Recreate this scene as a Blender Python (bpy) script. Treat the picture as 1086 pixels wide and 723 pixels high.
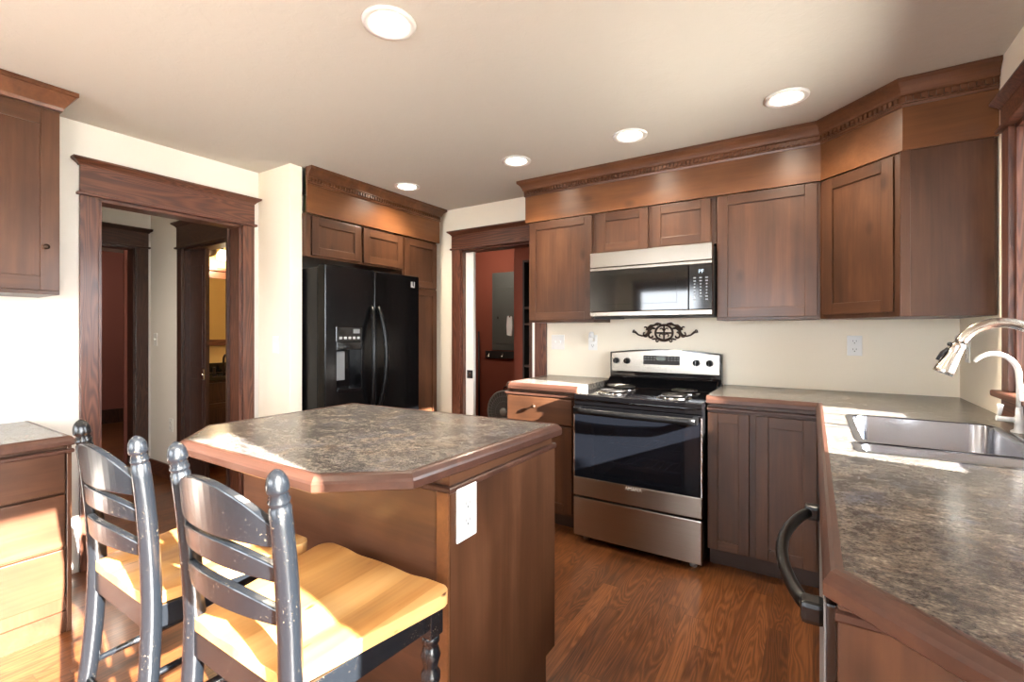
import bpy, bmesh, math, random
from mathutils import Vector, Matrix
random.seed(7)
for o in list(bpy.data.objects):
    bpy.data.objects.remove(o, do_unlink=True)
SC = bpy.context.scene
COL = SC.collection
PI = math.pi

# ------------------------------------------------------------------ camera
cam_d = bpy.data.cameras.new('camera')
cam_d.sensor_width = 36.0
cam_d.lens = 500.46 / 1086 * 36.0
cam_d.shift_y = -9.85 / 1086
cam_d.clip_start = 0.02
cam = bpy.data.objects.new('camera', cam_d)
COL.objects.link(cam)
cam.location = (0, 0, 1.2966)
cam.rotation_euler = (PI / 2, 0, 0.5679)
SC.camera = cam

# ------------------------------------------------------------------ light and exposure
SC.view_settings.view_transform = 'Standard'
SC.view_settings.look = 'None'
SC.view_settings.gamma = 1.0
SC.view_settings.use_curve_mapping = False
SC.view_settings.exposure = 1.12
SKY = 12.0            # daylight outside the windows
SUN = 58.0
CAN = 40.0           # each recessed lamp
world = bpy.data.worlds.new('sky')
SC.world = world
world.use_nodes = True
wn = world.node_tree.nodes
wn['Background'].inputs[0].default_value = (0.88, 0.94, 1.0, 1)
wn['Background'].inputs[1].default_value = SKY
sun_d = bpy.data.lights.new('sun', 'SUN')
sun_d.energy = SUN
sun_d.angle = math.radians(0.6)
sun_d.color = (1.0, 0.95, 0.88)
sun = bpy.data.objects.new('sun', sun_d)
COL.objects.link(sun)
sun.location = (6, 0, 5)
sun.rotation_euler = Vector((-1, 0.195, -0.40)).to_track_quat('-Z', 'Y').to_euler()
SC.cycles.use_denoising = True
SC.cycles.max_bounces = 10
SC.cycles.diffuse_bounces = 6
SC.cycles.glossy_bounces = 5
SC.cycles.transparent_max_bounces = 12
SC.cycles.sample_clamp_indirect = 6.0
SC.cycles.caustics_reflective = False
SC.cycles.caustics_refractive = False


def portal(name, loc, size, rot):
    d = bpy.data.lights.new(name, 'AREA')
    d.shape = 'RECTANGLE'
    d.size, d.size_y = size
    d.cycles.is_portal = True
    o = bpy.data.objects.new(name, d)
    COL.objects.link(o)
    o.location = loc
    o.rotation_euler = rot
    return o


# ------------------------------------------------------------------ materials
def lin(c):
    r = []
    for v in c:
        v /= 255.0
        r.append(v / 12.92 if v <= 0.04045 else ((v + 0.055) / 1.055) ** 2.4)
    return (r[0], r[1], r[2], 1)


class NT:
    def __init__(self, name):
        self.m = bpy.data.materials.new(name)
        self.m.use_nodes = True
        self.t = self.m.node_tree
        self.b = self.t.nodes['Principled BSDF']

    def n(self, typ, **kw):
        nd = self.t.nodes.new(typ)
        for k, v in kw.items():
            if k.startswith('i_'):
                key = k[2:]
                nd.inputs[int(key) if key.isdigit() else key].default_value = v
            else:
                setattr(nd, k, v)
        return nd

    def l(self, a, b):
        self.t.links.new(a, b)

    def math(self, op, a, b=None, c=None):
        nd = self.t.nodes.new('ShaderNodeMath')
        nd.operation = op
        for i, v in enumerate((a, b, c)):
            if v is None:
                continue
            if isinstance(v, (int, float)):
                nd.inputs[i].default_value = v
            else:
                self.l(v, nd.inputs[i])
        return nd.outputs[0]

    def ramp(self, fac, stops):
        nd = self.t.nodes.new('ShaderNodeValToRGB')
        e = nd.color_ramp.elements
        while len(e) > 1:
            e.remove(e[0])
        e[0].position = stops[0][0]
        e[0].color = stops[0][1]
        for p, c in stops[1:]:
            x = e.new(p)
            x.color = c
        self.l(fac, nd.inputs[0])
        return nd.outputs[0]

    def mix(self, fac, a, b, mode='MIX'):
        nd = self.t.nodes.new('ShaderNodeMix')
        nd.data_type = 'RGBA'
        nd.blend_type = mode
        for i, v in ((0, fac), (6, a), (7, b)):
            if isinstance(v, (int, float)):
                nd.inputs[i].default_value = v
            elif isinstance(v, tuple):
                nd.inputs[i].default_value = v
            else:
                self.l(v, nd.inputs[i])
        return nd.outputs[2]

    def coords(self, scale=(1, 1, 1), rand=True, use='Object'):
        tc = self.n('ShaderNodeTexCoord')
        mp = self.n('ShaderNodeMapping')
        mp.inputs['Scale'].default_value = scale
        if rand:
            oi = self.n('ShaderNodeObjectInfo')
            v = self.n('ShaderNodeVectorMath', operation='SCALE')
            cb = self.n('ShaderNodeCombineXYZ')
            self.l(self.math('MULTIPLY', oi.outputs['Random'], 31.7), cb.inputs[0])
            self.l(self.math('MULTIPLY', oi.outputs['Random'], 17.3), cb.inputs[1])
            self.l(self.math('MULTIPLY', oi.outputs['Random'], 23.9), cb.inputs[2])
            ad = self.n('ShaderNodeVectorMath', operation='ADD')
            self.l(tc.outputs[use], ad.inputs[0])
            self.l(cb.outputs[0], ad.inputs[1])
            self.l(ad.outputs[0], mp.inputs[0])
        else:
            self.l(tc.outputs[use], mp.inputs[0])
        return mp.outputs[0]

    def noise(self, vec, scale, detail=4, rough=0.55, dist=0.0):
        nd = self.n('ShaderNodeTexNoise')
        nd.inputs['Scale'].default_value = scale
        nd.inputs['Detail'].default_value = detail
        nd.inputs['Roughness'].default_value = rough
        nd.inputs['Distortion'].default_value = dist
        self.l(vec, nd.inputs['Vector'])
        return nd.outputs['Fac']

    def bump(self, h, strength, dist=0.01):
        nd = self.n('ShaderNodeBump')
        nd.inputs['Strength'].default_value = strength
        nd.inputs['Distance'].default_value = dist
        self.l(h, nd.inputs['Height'])
        self.l(nd.outputs[0], self.b.inputs['Normal'])

    def col(self, c):
        if isinstance(c, tuple):
            self.b.inputs['Base Color'].default_value = c
        else:
            self.l(c, self.b.inputs['Base Color'])

    def set(self, rough=None, metal=None, coat=None, spec=None):
        if rough is not None:
            self.b.inputs['Roughness'].default_value = rough
        if metal is not None:
            self.b.inputs['Metallic'].default_value = metal
        if coat is not None:
            self.b.inputs['Coat Weight'].default_value = coat
            self.b.inputs['Coat Roughness'].default_value = 0.12
        if spec is not None:
            self.b.inputs['Specular IOR Level'].default_value = spec
        return self


def plain(name, c, rough=0.5, metal=0.0, spec=None, var=0.04):
    m = NT(name)
    v = m.coords((1, 1, 1))
    n = m.noise(v, 9, 3)
    d = tuple(x * (1 - var * 2) for x in lin(c)[:3]) + (1,)
    m.col(m.mix(n, d, lin(c)))
    m.set(rough, metal, spec=spec)
    return m.m


def alder(name, axis, dark, mid, light, rough=0.36):
    """stained cabinet wood with soft grain and small knots, grain along one axis"""
    m = NT(name)
    s = [9.0, 9.0, 9.0]
    s[axis] = 0.9
    v = m.coords(tuple(s))
    n1 = m.noise(v, 1.0, 5, 0.6, 0.6)
    v2 = m.coords((2.2, 2.2, 2.2) if axis != 2 else (2.6, 2.6, 1.5))
    n2 = m.noise(v2, 1.5, 3, 0.5, 0.3)
    fine = [90.0, 90.0, 90.0]
    fine[axis] = 3.0
    n3 = m.noise(m.coords(tuple(fine)), 1.0, 2, 0.6)
    f = m.math('ADD', m.math('MULTIPLY', n1, 0.55), m.math('MULTIPLY', n2, 0.45))
    f = m.math('ADD', f, m.math('MULTIPLY', m.math('SUBTRACT', n3, 0.5), 0.16))
    c = m.ramp(f, [(0.33, lin(dark)), (0.5, lin(mid)), (0.67, lin(light))])
    k = [4.6, 4.6, 4.6]
    k[axis] = 2.6
    vo = m.n('ShaderNodeTexVoronoi')
    vo.inputs['Scale'].default_value = 1.0
    m.l(m.coords(tuple(k)), vo.inputs['Vector'])
    kn = m.ramp(vo.outputs['Distance'], [(0.035, (1, 1, 1, 1)), (0.14, (0, 0, 0, 1))])
    dk = tuple(x * 0.28 for x in lin(dark)[:3]) + (1,)
    c = m.mix(m.math('MULTIPLY', kn, 0.62), c, dk)
    m.col(c)
    m.set(rough, coat=0.05, spec=0.32)
    m.bump(n3, 0.04, 0.002)
    return m.m


def oak(name, axis, dark, mid, light, rough=0.4, sc=1.35):
    """open-grain oak with cathedral figure"""
    m = NT(name)
    s = [7.0 * sc, 7.0 * sc, 7.0 * sc]
    s[axis] = 0.6 * sc
    n1 = m.noise(m.coords(tuple(s)), 1.0, 2, 0.45, 0.4)
    ring = m.math('SINE', m.math('MULTIPLY', n1, 120.0))
    ring = m.math('ADD', m.math('MULTIPLY', ring, 0.5), 0.5)
    p = [150.0, 150.0, 150.0]
    p[axis] = 5.0
    n2 = m.noise(m.coords(tuple(p)), 1.0, 2, 0.6)
    f = m.math('ADD', m.math('MULTIPLY', ring, 0.42), m.math('MULTIPLY', n2, 0.62))
    c = m.ramp(f, [(0.18, lin(dark)), (0.5, lin(mid)), (0.85, lin(light))])
    m.col(c)
    m.set(rough, coat=0.1)
    m.bump(f, 0.12, 0.002)
    return m.m


def floor_oak():
    m = NT('oak_floor')
    tc = m.n('ShaderNodeTexCoord')
    sp = m.n('ShaderNodeSeparateXYZ')
    m.l(tc.outputs['Object'], sp.inputs[0])
    x, y = sp.outputs[0], sp.outputs[1]
    W = 0.083
    px = m.math('DIVIDE', x, W)
    row = m.math('FLOOR', px)
    wn_ = m.n('ShaderNodeTexWhiteNoise', noise_dimensions='1D')
    m.l(row, wn_.inputs['W'])
    off = m.math('MULTIPLY', wn_.outputs['Value'], 7.0)
    py = m.math('ADD', m.math('DIVIDE', y, 0.95), off)
    seg = m.math('FLOOR', py)
    cb = m.n('ShaderNodeCombineXYZ')
    m.l(row, cb.inputs[0])
    m.l(seg, cb.inputs[1])
    w2 = m.n('ShaderNodeTexWhiteNoise', noise_dimensions='2D')
    m.l(cb.outputs[0], w2.inputs['Vector'])
    r = w2.outputs['Value']
    gv = m.n('ShaderNodeCombineXYZ')
    m.l(m.math('ADD', m.math('MULTIPLY', x, 11.0), m.math('MULTIPLY', r, 53.0)), gv.inputs[0])
    m.l(m.math('ADD', m.math('MULTIPLY', y, 1.15), m.math('MULTIPLY', r, 91.0)), gv.inputs[1])
    n1 = m.noise(gv.outputs[0], 1.0, 2, 0.45, 0.5)
    ring = m.math('ADD', m.math('MULTIPLY', m.math('SINE', m.math('MULTIPLY', n1, 110.0)), 0.5), 0.5)
    fv = m.n('ShaderNodeCombineXYZ')
    m.l(m.math('MULTIPLY', x, 190.0), fv.inputs[0])
    m.l(m.math('MULTIPLY', y, 6.0), fv.inputs[1])
    n2 = m.noise(fv.outputs[0], 1.0, 2, 0.6)
    f = m.math('ADD', m.math('MULTIPLY', ring, 0.26), m.math('MULTIPLY', n2, 0.52))
    f = m.math('ADD', f, m.math('MULTIPLY', r, 0.32))
    c = m.ramp(f, [(0.22, lin((54, 29, 14))), (0.52, lin((88, 50, 25))), (0.95, lin((128, 80, 45)))])
    fx = m.math('FRACT', px)
    ed = m.math('MINIMUM', fx, m.math('SUBTRACT', 1.0, fx))
    seam = m.math('LESS_THAN', ed, 0.010)
    fy = m.math('FRACT', py)
    seam2 = m.math('LESS_THAN', m.math('MINIMUM', fy, m.math('SUBTRACT', 1.0, fy)), 0.0014)
    sm = m.math('MAXIMUM', seam, seam2)
    c = m.mix(m.math('MULTIPLY', sm, 0.65), c, lin((52, 26, 12)))
    m.col(c)
    m.set(0.32, coat=0.1)
    m.bump(m.math('SUBTRACT', f, m.math('MULTIPLY', sm, 0.8)), 0.10, 0.002)
    return m.m


def granite():
    m = NT('stone_laminate')
    v = m.coords((1.0, 1.35, 1.0), rand=False)
    a = m.noise(v, 9.0, 6, 0.65, 0.6)
    b = m.noise(v, 48, 5, 0.75, 0.2)
    d = m.noise(v, 170, 2, 0.6)
    f = m.math('ADD', m.math('MULTIPLY', a, 0.42), m.math('MULTIPLY', b, 0.54))
    f = m.math('ADD', f, m.math('MULTIPLY', m.math('SUBTRACT', d, 0.5), 0.34))
    c = m.ramp(f, [(0.36, lin((36, 36, 39))), (0.44, lin((76, 73, 71))), (0.50, lin((104, 98, 91))),
                   (0.57, lin((130, 122, 111))), (0.66, lin((174, 166, 152)))])
    o = m.noise(v, 8.0, 3, 0.5)
    c = m.mix(m.ramp(o, [(0.54, (0, 0, 0, 1)), (0.72, (0.4, 0.4, 0.4, 1))]), c, lin((104, 80, 56)))
    g = m.noise(m.coords((1.3, 1, 1), rand=False), 10.5, 3, 0.5)
    c = m.mix(m.ramp(g, [(0.55, (0, 0, 0, 1)), (0.7, (0.6, 0.6, 0.6, 1))]), c, lin((86, 91, 104)))
    m.col(c)
    m.set(0.26)
    m.b.inputs['Specular IOR Level'].default_value = 0.6
    m.bump(d, 0.03, 0.001)
    return m.m


def wallpaint(name, c, bump=0.1, scale=70, rough=0.85, big=0.0):
    m = NT(name)
    v = m.coords(rand=False)
    n = m.noise(v, scale, 4, 0.6)
    w = m.noise(v, 1.3, 2)
    d = tuple(x * 0.95 for x in lin(c)[:3]) + (1,)
    m.col(m.mix(w, d, lin(c)))
    m.set(rough)
    if big:
        k = m.ramp(m.noise(v, big, 4, 0.55, 0.5), [(0.47, (0, 0, 0, 1)), (0.56, (1, 1, 1, 1))])
        n = m.math('ADD', m.math('MULTIPLY', n, 0.3), k)
    m.bump(n, bump, 0.004)
    return m.m


def steel(name, c=(152, 146, 137), rough=0.27, axis=0, metal=1.0):
    m = NT(name)
    s = [260.0, 260.0, 260.0]
    s[axis] = 3.0
    n = m.noise(m.coords(tuple(s)), 1.0, 2, 0.5)
    m.col(m.mix(n, tuple(x * 0.86 for x in lin(c)[:3]) + (1,), lin(c)))
    m.set(rough, metal)
    m.bump(n, 0.05, 0.0008)
    return m.m


def worn_black(name):
    m = NT(name)
    v = m.coords((1, 1, 1))
    n = m.noise(v, 190, 3, 0.7)
    w = m.noise(v, 9, 4, 0.6)
    f = m.math('MULTIPLY', m.ramp(n, [(0.65, (0, 0, 0, 1)), (0.69, (1, 1, 1, 1))]),
               m.ramp(w, [(0.45, (0, 0, 0, 1)), (0.62, (1, 1, 1, 1))]))
    m.col(m.mix(f, lin((15, 18, 22)), lin((130, 114, 90))))
    m.set(0.25)
    m.b.inputs['Specular IOR Level'].default_value = 0.55
    m.bump(w, 0.06, 0.004)
    return m.m


def pine():
    m = NT('pine_seat')
    tc = m.n('ShaderNodeTexCoord')
    sp = m.n('ShaderNodeSeparateXYZ')
    m.l(tc.outputs['Object'], sp.inputs[0])
    bd = m.math('FLOOR', m.math('DIVIDE', sp.outputs[0], 0.105))
    wn_ = m.n('ShaderNodeTexWhiteNoise', noise_dimensions='1D')
    m.l(bd, wn_.inputs['W'])
    n1 = m.noise(m.coords((10, 0.9, 10)), 1.0, 3, 0.5, 0.5)
    n2 = m.noise(m.coords((70, 2.5, 70)), 1.0, 2, 0.6)
    f = m.math('ADD', m.math('MULTIPLY', n1, 0.5), m.math('MULTIPLY', wn_.outputs['Value'], 0.28))
    f = m.math('ADD', f, m.math('MULTIPLY', n2, 0.22))
    c = m.ramp(f, [(0.25, lin((172, 116, 60))), (0.5, lin((204, 152, 90))), (0.8, lin((220, 178, 120)))])
    k = m.noise(m.coords((30, 7, 30)), 1.0, 2, 0.5)
    c = m.mix(m.ramp(k, [(0.69, (0, 0, 0, 1)), (0.74, (1, 1, 1, 1))]), c, lin((84, 46, 18)))
    m.col(c)
    m.set(0.32, coat=0.2)
    m.bump(n2, 0.04, 0.002)
    return m.m


def clear_glass(name, tint=(1, 1, 1, 1)):
    m = NT(name)
    t = m.t
    tr = t.nodes.new('ShaderNodeBsdfTransparent')
    tr.inputs[0].default_value = tint
    gl = t.nodes.new('ShaderNodeBsdfGlossy')
    gl.inputs['Roughness'].default_value = 0.01
    fr = t.nodes.new('ShaderNodeFresnel')
    fr.inputs[0].default_value = 1.35
    mx = t.nodes.new('ShaderNodeMixShader')
    t.links.new(fr.outputs[0], mx.inputs[0])
    t.links.new(tr.outputs[0], mx.inputs[1])
    t.links.new(gl.outputs[0], mx.inputs[2])
    t.links.new(mx.outputs[0], t.nodes['Material Output'].inputs[0])
    return m.m


def glow(name, c, s):
    m = NT(name)
    m.col((0.35, 0.35, 0.35, 1))
    m.b.inputs['Emission Color'].default_value = c
    m.b.inputs['Emission Strength'].default_value = s
    return m.m


def fridge_black():
    m = NT('textured_black')
    v = m.coords()
    n = m.noise(v, 170, 2, 0.5)
    m.col(lin((8, 8, 9)))
    m.set(0.2, spec=0.38)
    m.bump(n, 0.10, 0.0015)
    return m.m


M = {}
A = ((52, 32, 20), (71, 44, 28), (90, 59, 40))
M['alder_z'] = alder('alder_vertical', 2, *A)
M['alder_x'] = alder('alder_horizontal', 0, *A)
M['alder_y'] = alder('alder_lengthwise', 1, *A)
FZ = ((80, 48, 27), (100, 62, 36), (118, 76, 46))  # cabinet wood with the warm lamp light put into its colour
M['frieze_x'] = alder('frieze_wood_lit_across', 0, *FZ, rough=0.3)
M['frieze_y'] = alder('frieze_wood_lit_along', 1, *FZ, rough=0.3)
M['crown'] = alder('crown_wood', 0, (64, 38, 24), (88, 54, 34), (110, 70, 46), rough=0.32)
T = ((58, 30, 20), (84, 47, 32), (108, 66, 47))
M['oak_z'] = oak('oak_trim_vertical', 2, *T)
M['oak_x'] = oak('oak_trim_across', 0, *T)
M['oak_y'] = oak('oak_trim_along', 1, *T)
TD = ((40, 22, 16), (54, 31, 22), (72, 44, 32))
M['oakd_z'] = oak('dark_oak_vertical', 2, *TD)
M['oakd_x'] = oak('dark_oak_across', 0, *TD)
M['nosing'] = alder('counter_edge_wood', 0, (50, 31, 23), (66, 42, 33), (84, 56, 44), rough=0.34)
M['floor'] = floor_oak()
M['stone'] = granite()
M['wall'] = wallpaint('cream_paint', (240, 229, 209), 0.08)
M['wall_pale'] = wallpaint('daylit_pale_paint', (226, 222, 214), 0.06)  # cream walls made whiter, daylight put into the colour
M['ceil'] = wallpaint('ceiling_paint', (199, 194, 184), 0.10, 60, 0.9, big=16)
M['terra'] = wallpaint('terracotta_paint', (122, 60, 42), 0.06)
M['maroon'] = wallpaint('maroon_paint', (126, 72, 62), 0.06)
M['yellow'] = wallpaint('yellow_paint', (214, 184, 122), 0.06)
M['white'] = plain('white_plastic', (228, 227, 223), 0.35)
M['whitepaint'] = plain('white_paint', (230, 228, 222), 0.45)
M['steel'] = steel('brushed_steel')
M['steel_warm'] = steel('stainless_front', (168, 157, 145), 0.3)
M['steel_z'] = steel('brushed_steel_vertical', (200, 198, 196), 0.24, 2)
M['sink'] = steel('sink_steel', (176, 182, 194), 0.2, 0)
M['nickel'] = plain('brushed_nickel', (206, 200, 190), 0.2, 1.0)
M['chrome'] = plain('chrome', (215, 215, 215), 0.08, 1.0)
M['black'] = plain('black_plastic', (9, 9, 10), 0.28, spec=0.25)
M['blackgloss'] = plain('black_enamel', (12, 12, 14), 0.09, spec=0.7)
M['blackmat'] = plain('black_matte', (24, 22, 21), 0.6)
M['iron'] = plain('bronze_iron', (58, 42, 30), 0.45, 0.6)
M['fridge'] = fridge_black()
M['grey'] = plain('grey_plastic', (112, 114, 116), 0.4)
M['lgrey'] = plain('light_grey_plastic', (160, 160, 160), 0.4)
M['panel_grey'] = plain('grey_enamel', (86, 90, 88), 0.45, 0.3)
M['chair'] = worn_black('worn_black_paint')
M['pine'] = pine()
M['glass'] = clear_glass('window_glass')
M['ovenglass'] = plain('oven_glass', (23, 26, 32), 0.04, spec=0.8)
def tinted(name, c, clear):
    m = NT(name)
    m.col(lin(c))
    m.set(0.04, spec=0.8)
    t = m.t
    tr = t.nodes.new('ShaderNodeBsdfTransparent')
    tr.inputs[0].default_value = (0.75, 0.8, 0.85, 1)
    mx = t.nodes.new('ShaderNodeMixShader')
    mx.inputs[0].default_value = clear
    t.links.new(m.b.outputs[0], mx.inputs[1])
    t.links.new(tr.outputs[0], mx.inputs[2])
    t.links.new(mx.outputs[0], t.nodes['Material Output'].inputs[0])
    return m.m


M['ovenglass'] = tinted('oven_glass_tinted', (26, 29, 36), 0.45)
M['microglass'] = plain('smoked_glass', (20, 19, 18), 0.05, spec=0.55)
M['mirror'] = plain('mirror_silver', (225, 225, 225), 0.02, 1.0)
M['darkstone'] = plain('black_stone', (22, 22, 24), 0.15)
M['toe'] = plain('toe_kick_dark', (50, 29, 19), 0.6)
M['cable'] = plain('slot_dark', (40, 38, 36), 0.5)
M['coil'] = plain('burner_element', (38, 36, 35), 0.45, 0.5)
M['lamp'] = glow('lamp_lens', (1.0, 0.90, 0.74, 1), 14.0)
M['bulb'] = glow('sconce_glass', (1.0, 0.82, 0.52, 1), 3.0)
M['disp'] = glow('display_blue', (0.12, 0.55, 0.9, 1), 0.35)
M['print'] = plain('pale_print', (112, 116, 118), 0.5)
M['lcd'] = plain('green_lcd', (52, 58, 40), 0.2)
M['outside'] = plain('outdoor_ground', (205, 200, 190), 0.9)


# ------------------------------------------------------------------ mesh builder
class MB:
    def __init__(self):
        self.bm = bmesh.new()

    def _merge(self, src, mi=0, smooth=False, mtx=None):
        if mtx is not None:
            bmesh.ops.transform(src, matrix=mtx, verts=src.verts)
        mp = {}
        for v in src.verts:
            mp[v] = self.bm.verts.new(v.co)
        for f in src.faces:
            try:
                nf = self.bm.faces.new([mp[v] for v in f.verts])
            except ValueError:
                continue
            nf.material_index = mi
            nf.smooth = f.smooth or smooth
        src.free()
        return self

    def box(self, x0, x1, y0, y1, z0, z1, bev=0.0, mi=0, seg=2, mtx=None):
        b = bmesh.new()
        bmesh.ops.create_cube(b, size=1.0)
        for v in b.verts:
            v.co = Vector((x0 + (v.co.x + .5) * (x1 - x0), y0 + (v.co.y + .5) * (y1 - y0), z0 + (v.co.z + .5) * (z1 - z0)))
        if bev:
            bev = min(bev, 0.45 * min(abs(x1 - x0), abs(y1 - y0), abs(z1 - z0)))
            bmesh.ops.bevel(b, geom=b.edges[:] + b.verts[:], offset=bev, segments=seg, profile=0.6, affect='EDGES', clamp_overlap=True)
        bmesh.ops.recalc_face_normals(b, faces=b.faces)
        return self._merge(b, mi, mtx=mtx)

    def lathe(self, prof, org=(0, 0, 0), axis=(0, 0, 1), seg=24, mi=0, smooth=True):
        """prof: list of (radius, height) along axis"""
        b = bmesh.new()
        ax = Vector(axis).normalized()
        q = Vector((0, 0, 1)).rotation_difference(ax)
        o = Vector(org)
        rings = []
        for r, h in prof:
            if r < 1e-6:
                rings.append([b.verts.new(o + q @ Vector((0, 0, h)))])
            else:
                rings.append([b.verts.new(o + q @ Vector((r * math.cos(2 * PI * i / seg), r * math.sin(2 * PI * i / seg), h))) for i in range(seg)])
        for a, c in zip(rings, rings[1:]):
            for i in range(seg):
                j = (i + 1) % seg
                if len(a) == 1 and len(c) == 1:
                    break
                if len(a) == 1:
                    f = b.faces.new((a[0], c[i], c[j]))
                elif len(c) == 1:
                    f = b.faces.new((a[i], a[j], c[0]))
                else:
                    f = b.faces.new((a[i], a[j], c[j], c[i]))
                f.smooth = smooth
        for rg in (rings[0], rings[-1]):
            if len(rg) > 2:
                b.faces.new(rg)
        bmesh.ops.recalc_face_normals(b, faces=b.faces)
        return self._merge(b, mi)

    def cyl(self, p0, p1, r0, r1=None, seg=20, mi=0):
        p0, p1 = Vector(p0), Vector(p1)
        r1 = r0 if r1 is None else r1
        L = (p1 - p0).length
        return self.lathe([(r0, 0), (r1, L)], p0, p1 - p0, seg, mi)

    def tube(self, pts, rad, seg=12, mi=0, closed=False, flat=1.0):
        pts = [Vector(p) for p in pts]
        n = len(pts)
        if not isinstance(rad, (list, tuple)):
            rad = [rad] * n
        b = bmesh.new()
        rings = []
        up = None
        for i, p in enumerate(pts):
            if closed:
                t = (pts[(i + 1) % n] - pts[i - 1])
            else:
                t = pts[min(i + 1, n - 1)] - pts[max(i - 1, 0)]
            t.normalize()
            if up is None:
                up = Vector((0, 0, 1)) if abs(t.z) < 0.9 else Vector((0, 1, 0))
            s = t.cross(up)
            if s.length < 1e-5:
                s = t.orthogonal()
            s.normalize()
            up = s.cross(t).normalized()
            rings.append([b.verts.new(p + rad[i] * (math.cos(2 * PI * k / seg) * s + flat * math.sin(2 * PI * k / seg) * up)) for k in range(seg)])
        pr = list(zip(rings, rings[1:]))
        if closed:
            pr.append((rings[-1], rings[0]))
        for a, c in pr:
            for k in range(seg):
                j = (k + 1) % seg
                f = b.faces.new((a[k], a[j], c[j], c[k]))
                f.smooth = True
        if not closed:
            b.faces.new(rings[0])
            b.faces.new(rings[-1])
        bmesh.ops.recalc_face_normals(b, faces=b.faces)
        return self._merge(b, mi)

    def prism(self, poly, z0, z1, holes=(), bev=0.0, mi=0, mtx=None):
        b = bmesh.new()
        es = []
        for lp in (poly,) + tuple(holes):
            vs = [b.verts.new((p[0], p[1], z0)) for p in lp]
            for i in range(len(vs)):
                es.append(b.edges.new((vs[i], vs[(i + 1) % len(vs)])))
        if holes:
            bmesh.ops.triangle_fill(b, use_beauty=True, use_dissolve=False, edges=es)
        else:
            b.faces.new([e.verts[0] for e in es])
        ret = bmesh.ops.extrude_face_region(b, geom=b.faces[:])
        for g in ret['geom']:
            if isinstance(g, bmesh.types.BMVert):
                g.co.z = z1
        bmesh.ops.recalc_face_normals(b, faces=b.faces)
        if bev:
            ed = [e for e in b.edges if len(e.link_faces) == 2 and e.calc_face_angle(0) > 0.6]
            bmesh.ops.bevel(b, geom=ed, offset=bev, segments=2, profile=0.6, affect='EDGES', clamp_overlap=True)
        return self._merge(b, mi, mtx=mtx)

    def sweep(self, path, prof, mi=0, closed=False, smooth=False):
        """path: xy polyline, prof: closed loop of (outward, z); outward = right of travel"""
        P = [Vector((p[0], p[1])) for p in path]
        n = len(P)
        b = bmesh.new()
        rings = []
        for i in range(n):
            def nrm(a, c):
                d = (c - a).normalized()
                return Vector((d.y, -d.x))
            if closed:
                n0, n1 = nrm(P[i - 1], P[i]), nrm(P[i], P[(i + 1) % n])
            else:
                n0 = nrm(P[i - 1], P[i]) if i else nrm(P[0], P[1])
                n1 = nrm(P[i], P[i + 1]) if i < n - 1 else n0
            mt = (n0 + n1)
            mt = mt / max(1e-6, mt.dot(n1))
            rings.append([b.verts.new((P[i].x + mt.x * o, P[i].y + mt.y * o, z)) for o, z in prof])
        k = len(prof)
        pr = list(zip(rings, rings[1:])) + ([(rings[-1], rings[0])] if closed else [])
        for a, c in pr:
            for i in range(k):
                j = (i + 1) % k
                f = b.faces.new((a[i], c[i], c[j], a[j]))
                f.smooth = smooth
        if not closed:
            b.faces.new(rings[0])
            b.faces.new(rings[-1])
        bmesh.ops.recalc_face_normals(b, faces=b.faces)
        return self._merge(b, mi)


WL = {}


def tag(o, label=None, cat=None, group=None, kind=None):
    if label:
        o['label'] = label
    if cat:
        o['category'] = cat
    if group:
        o['group'] = group
    if kind:
        o['kind'] = kind
    return o


def thing(name, loc, label, cat, group=None):
    o = bpy.data.objects.new(name, None)
    o.empty_display_size = 0.1
    COL.objects.link(o)
    o.location = loc
    WL[o.name] = Vector(loc)
    return tag(o, label, cat, group)


def part(name, mb, mats, parent=None, rot=None, at=None, label=None, local=False, mods=None):
    """mb in world coordinates (or, with at/rot/local, in the part's own frame)"""
    me = bpy.data.meshes.new(name)
    mb.bm.to_mesh(me)
    mb.bm.free()
    for m in (mats if isinstance(mats, (list, tuple)) else (mats,)):
        me.materials.append(M[m] if isinstance(m, str) else m)
    o = bpy.data.objects.new(name, me)
    COL.objects.link(o)
    if parent is not None:
        o.parent = parent
    if at is not None:
        base = Vector(at)
        o.location = base - (WL[parent.name] if parent is not None else Vector((0, 0, 0)))
        if rot:
            o.rotation_euler = (0, 0, rot)
        WL[o.name] = base
    elif local:
        WL[o.name] = WL[parent.name]
    else:
        base = WL[parent.name] if parent is not None else Vector((0, 0, 0))
        if parent is None:
            xs = [v.co for v in me.vertices]
            base = Vector(((min(v.x for v in xs) + max(v.x for v in xs)) / 2, (min(v.y for v in xs) + max(v.y for v in xs)) / 2, min(v.z for v in xs)))
            o.location = base
        me.transform(Matrix.Translation(-base))
        WL[o.name] = base
    if label:
        o['label'] = label
    return o


def struct(name, mb, mats, parent=None):
    me = bpy.data.meshes.new(name)
    mb.bm.to_mesh(me)
    mb.bm.free()
    for m in (mats if isinstance(mats, (list, tuple)) else (mats,)):
        me.materials.append(M[m])
    o = bpy.data.objects.new(name, me)
    COL.objects.link(o)
    WL[o.name] = Vector((0, 0, 0))
    if parent is not None:
        o.parent = parent
    else:
        o['kind'] = 'structure'
    return o


def sroot(name):
    o = bpy.data.objects.new(name, None)
    COL.objects.link(o)
    WL[o.name] = Vector((0, 0, 0))
    o['kind'] = 'structure'
    return o


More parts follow.
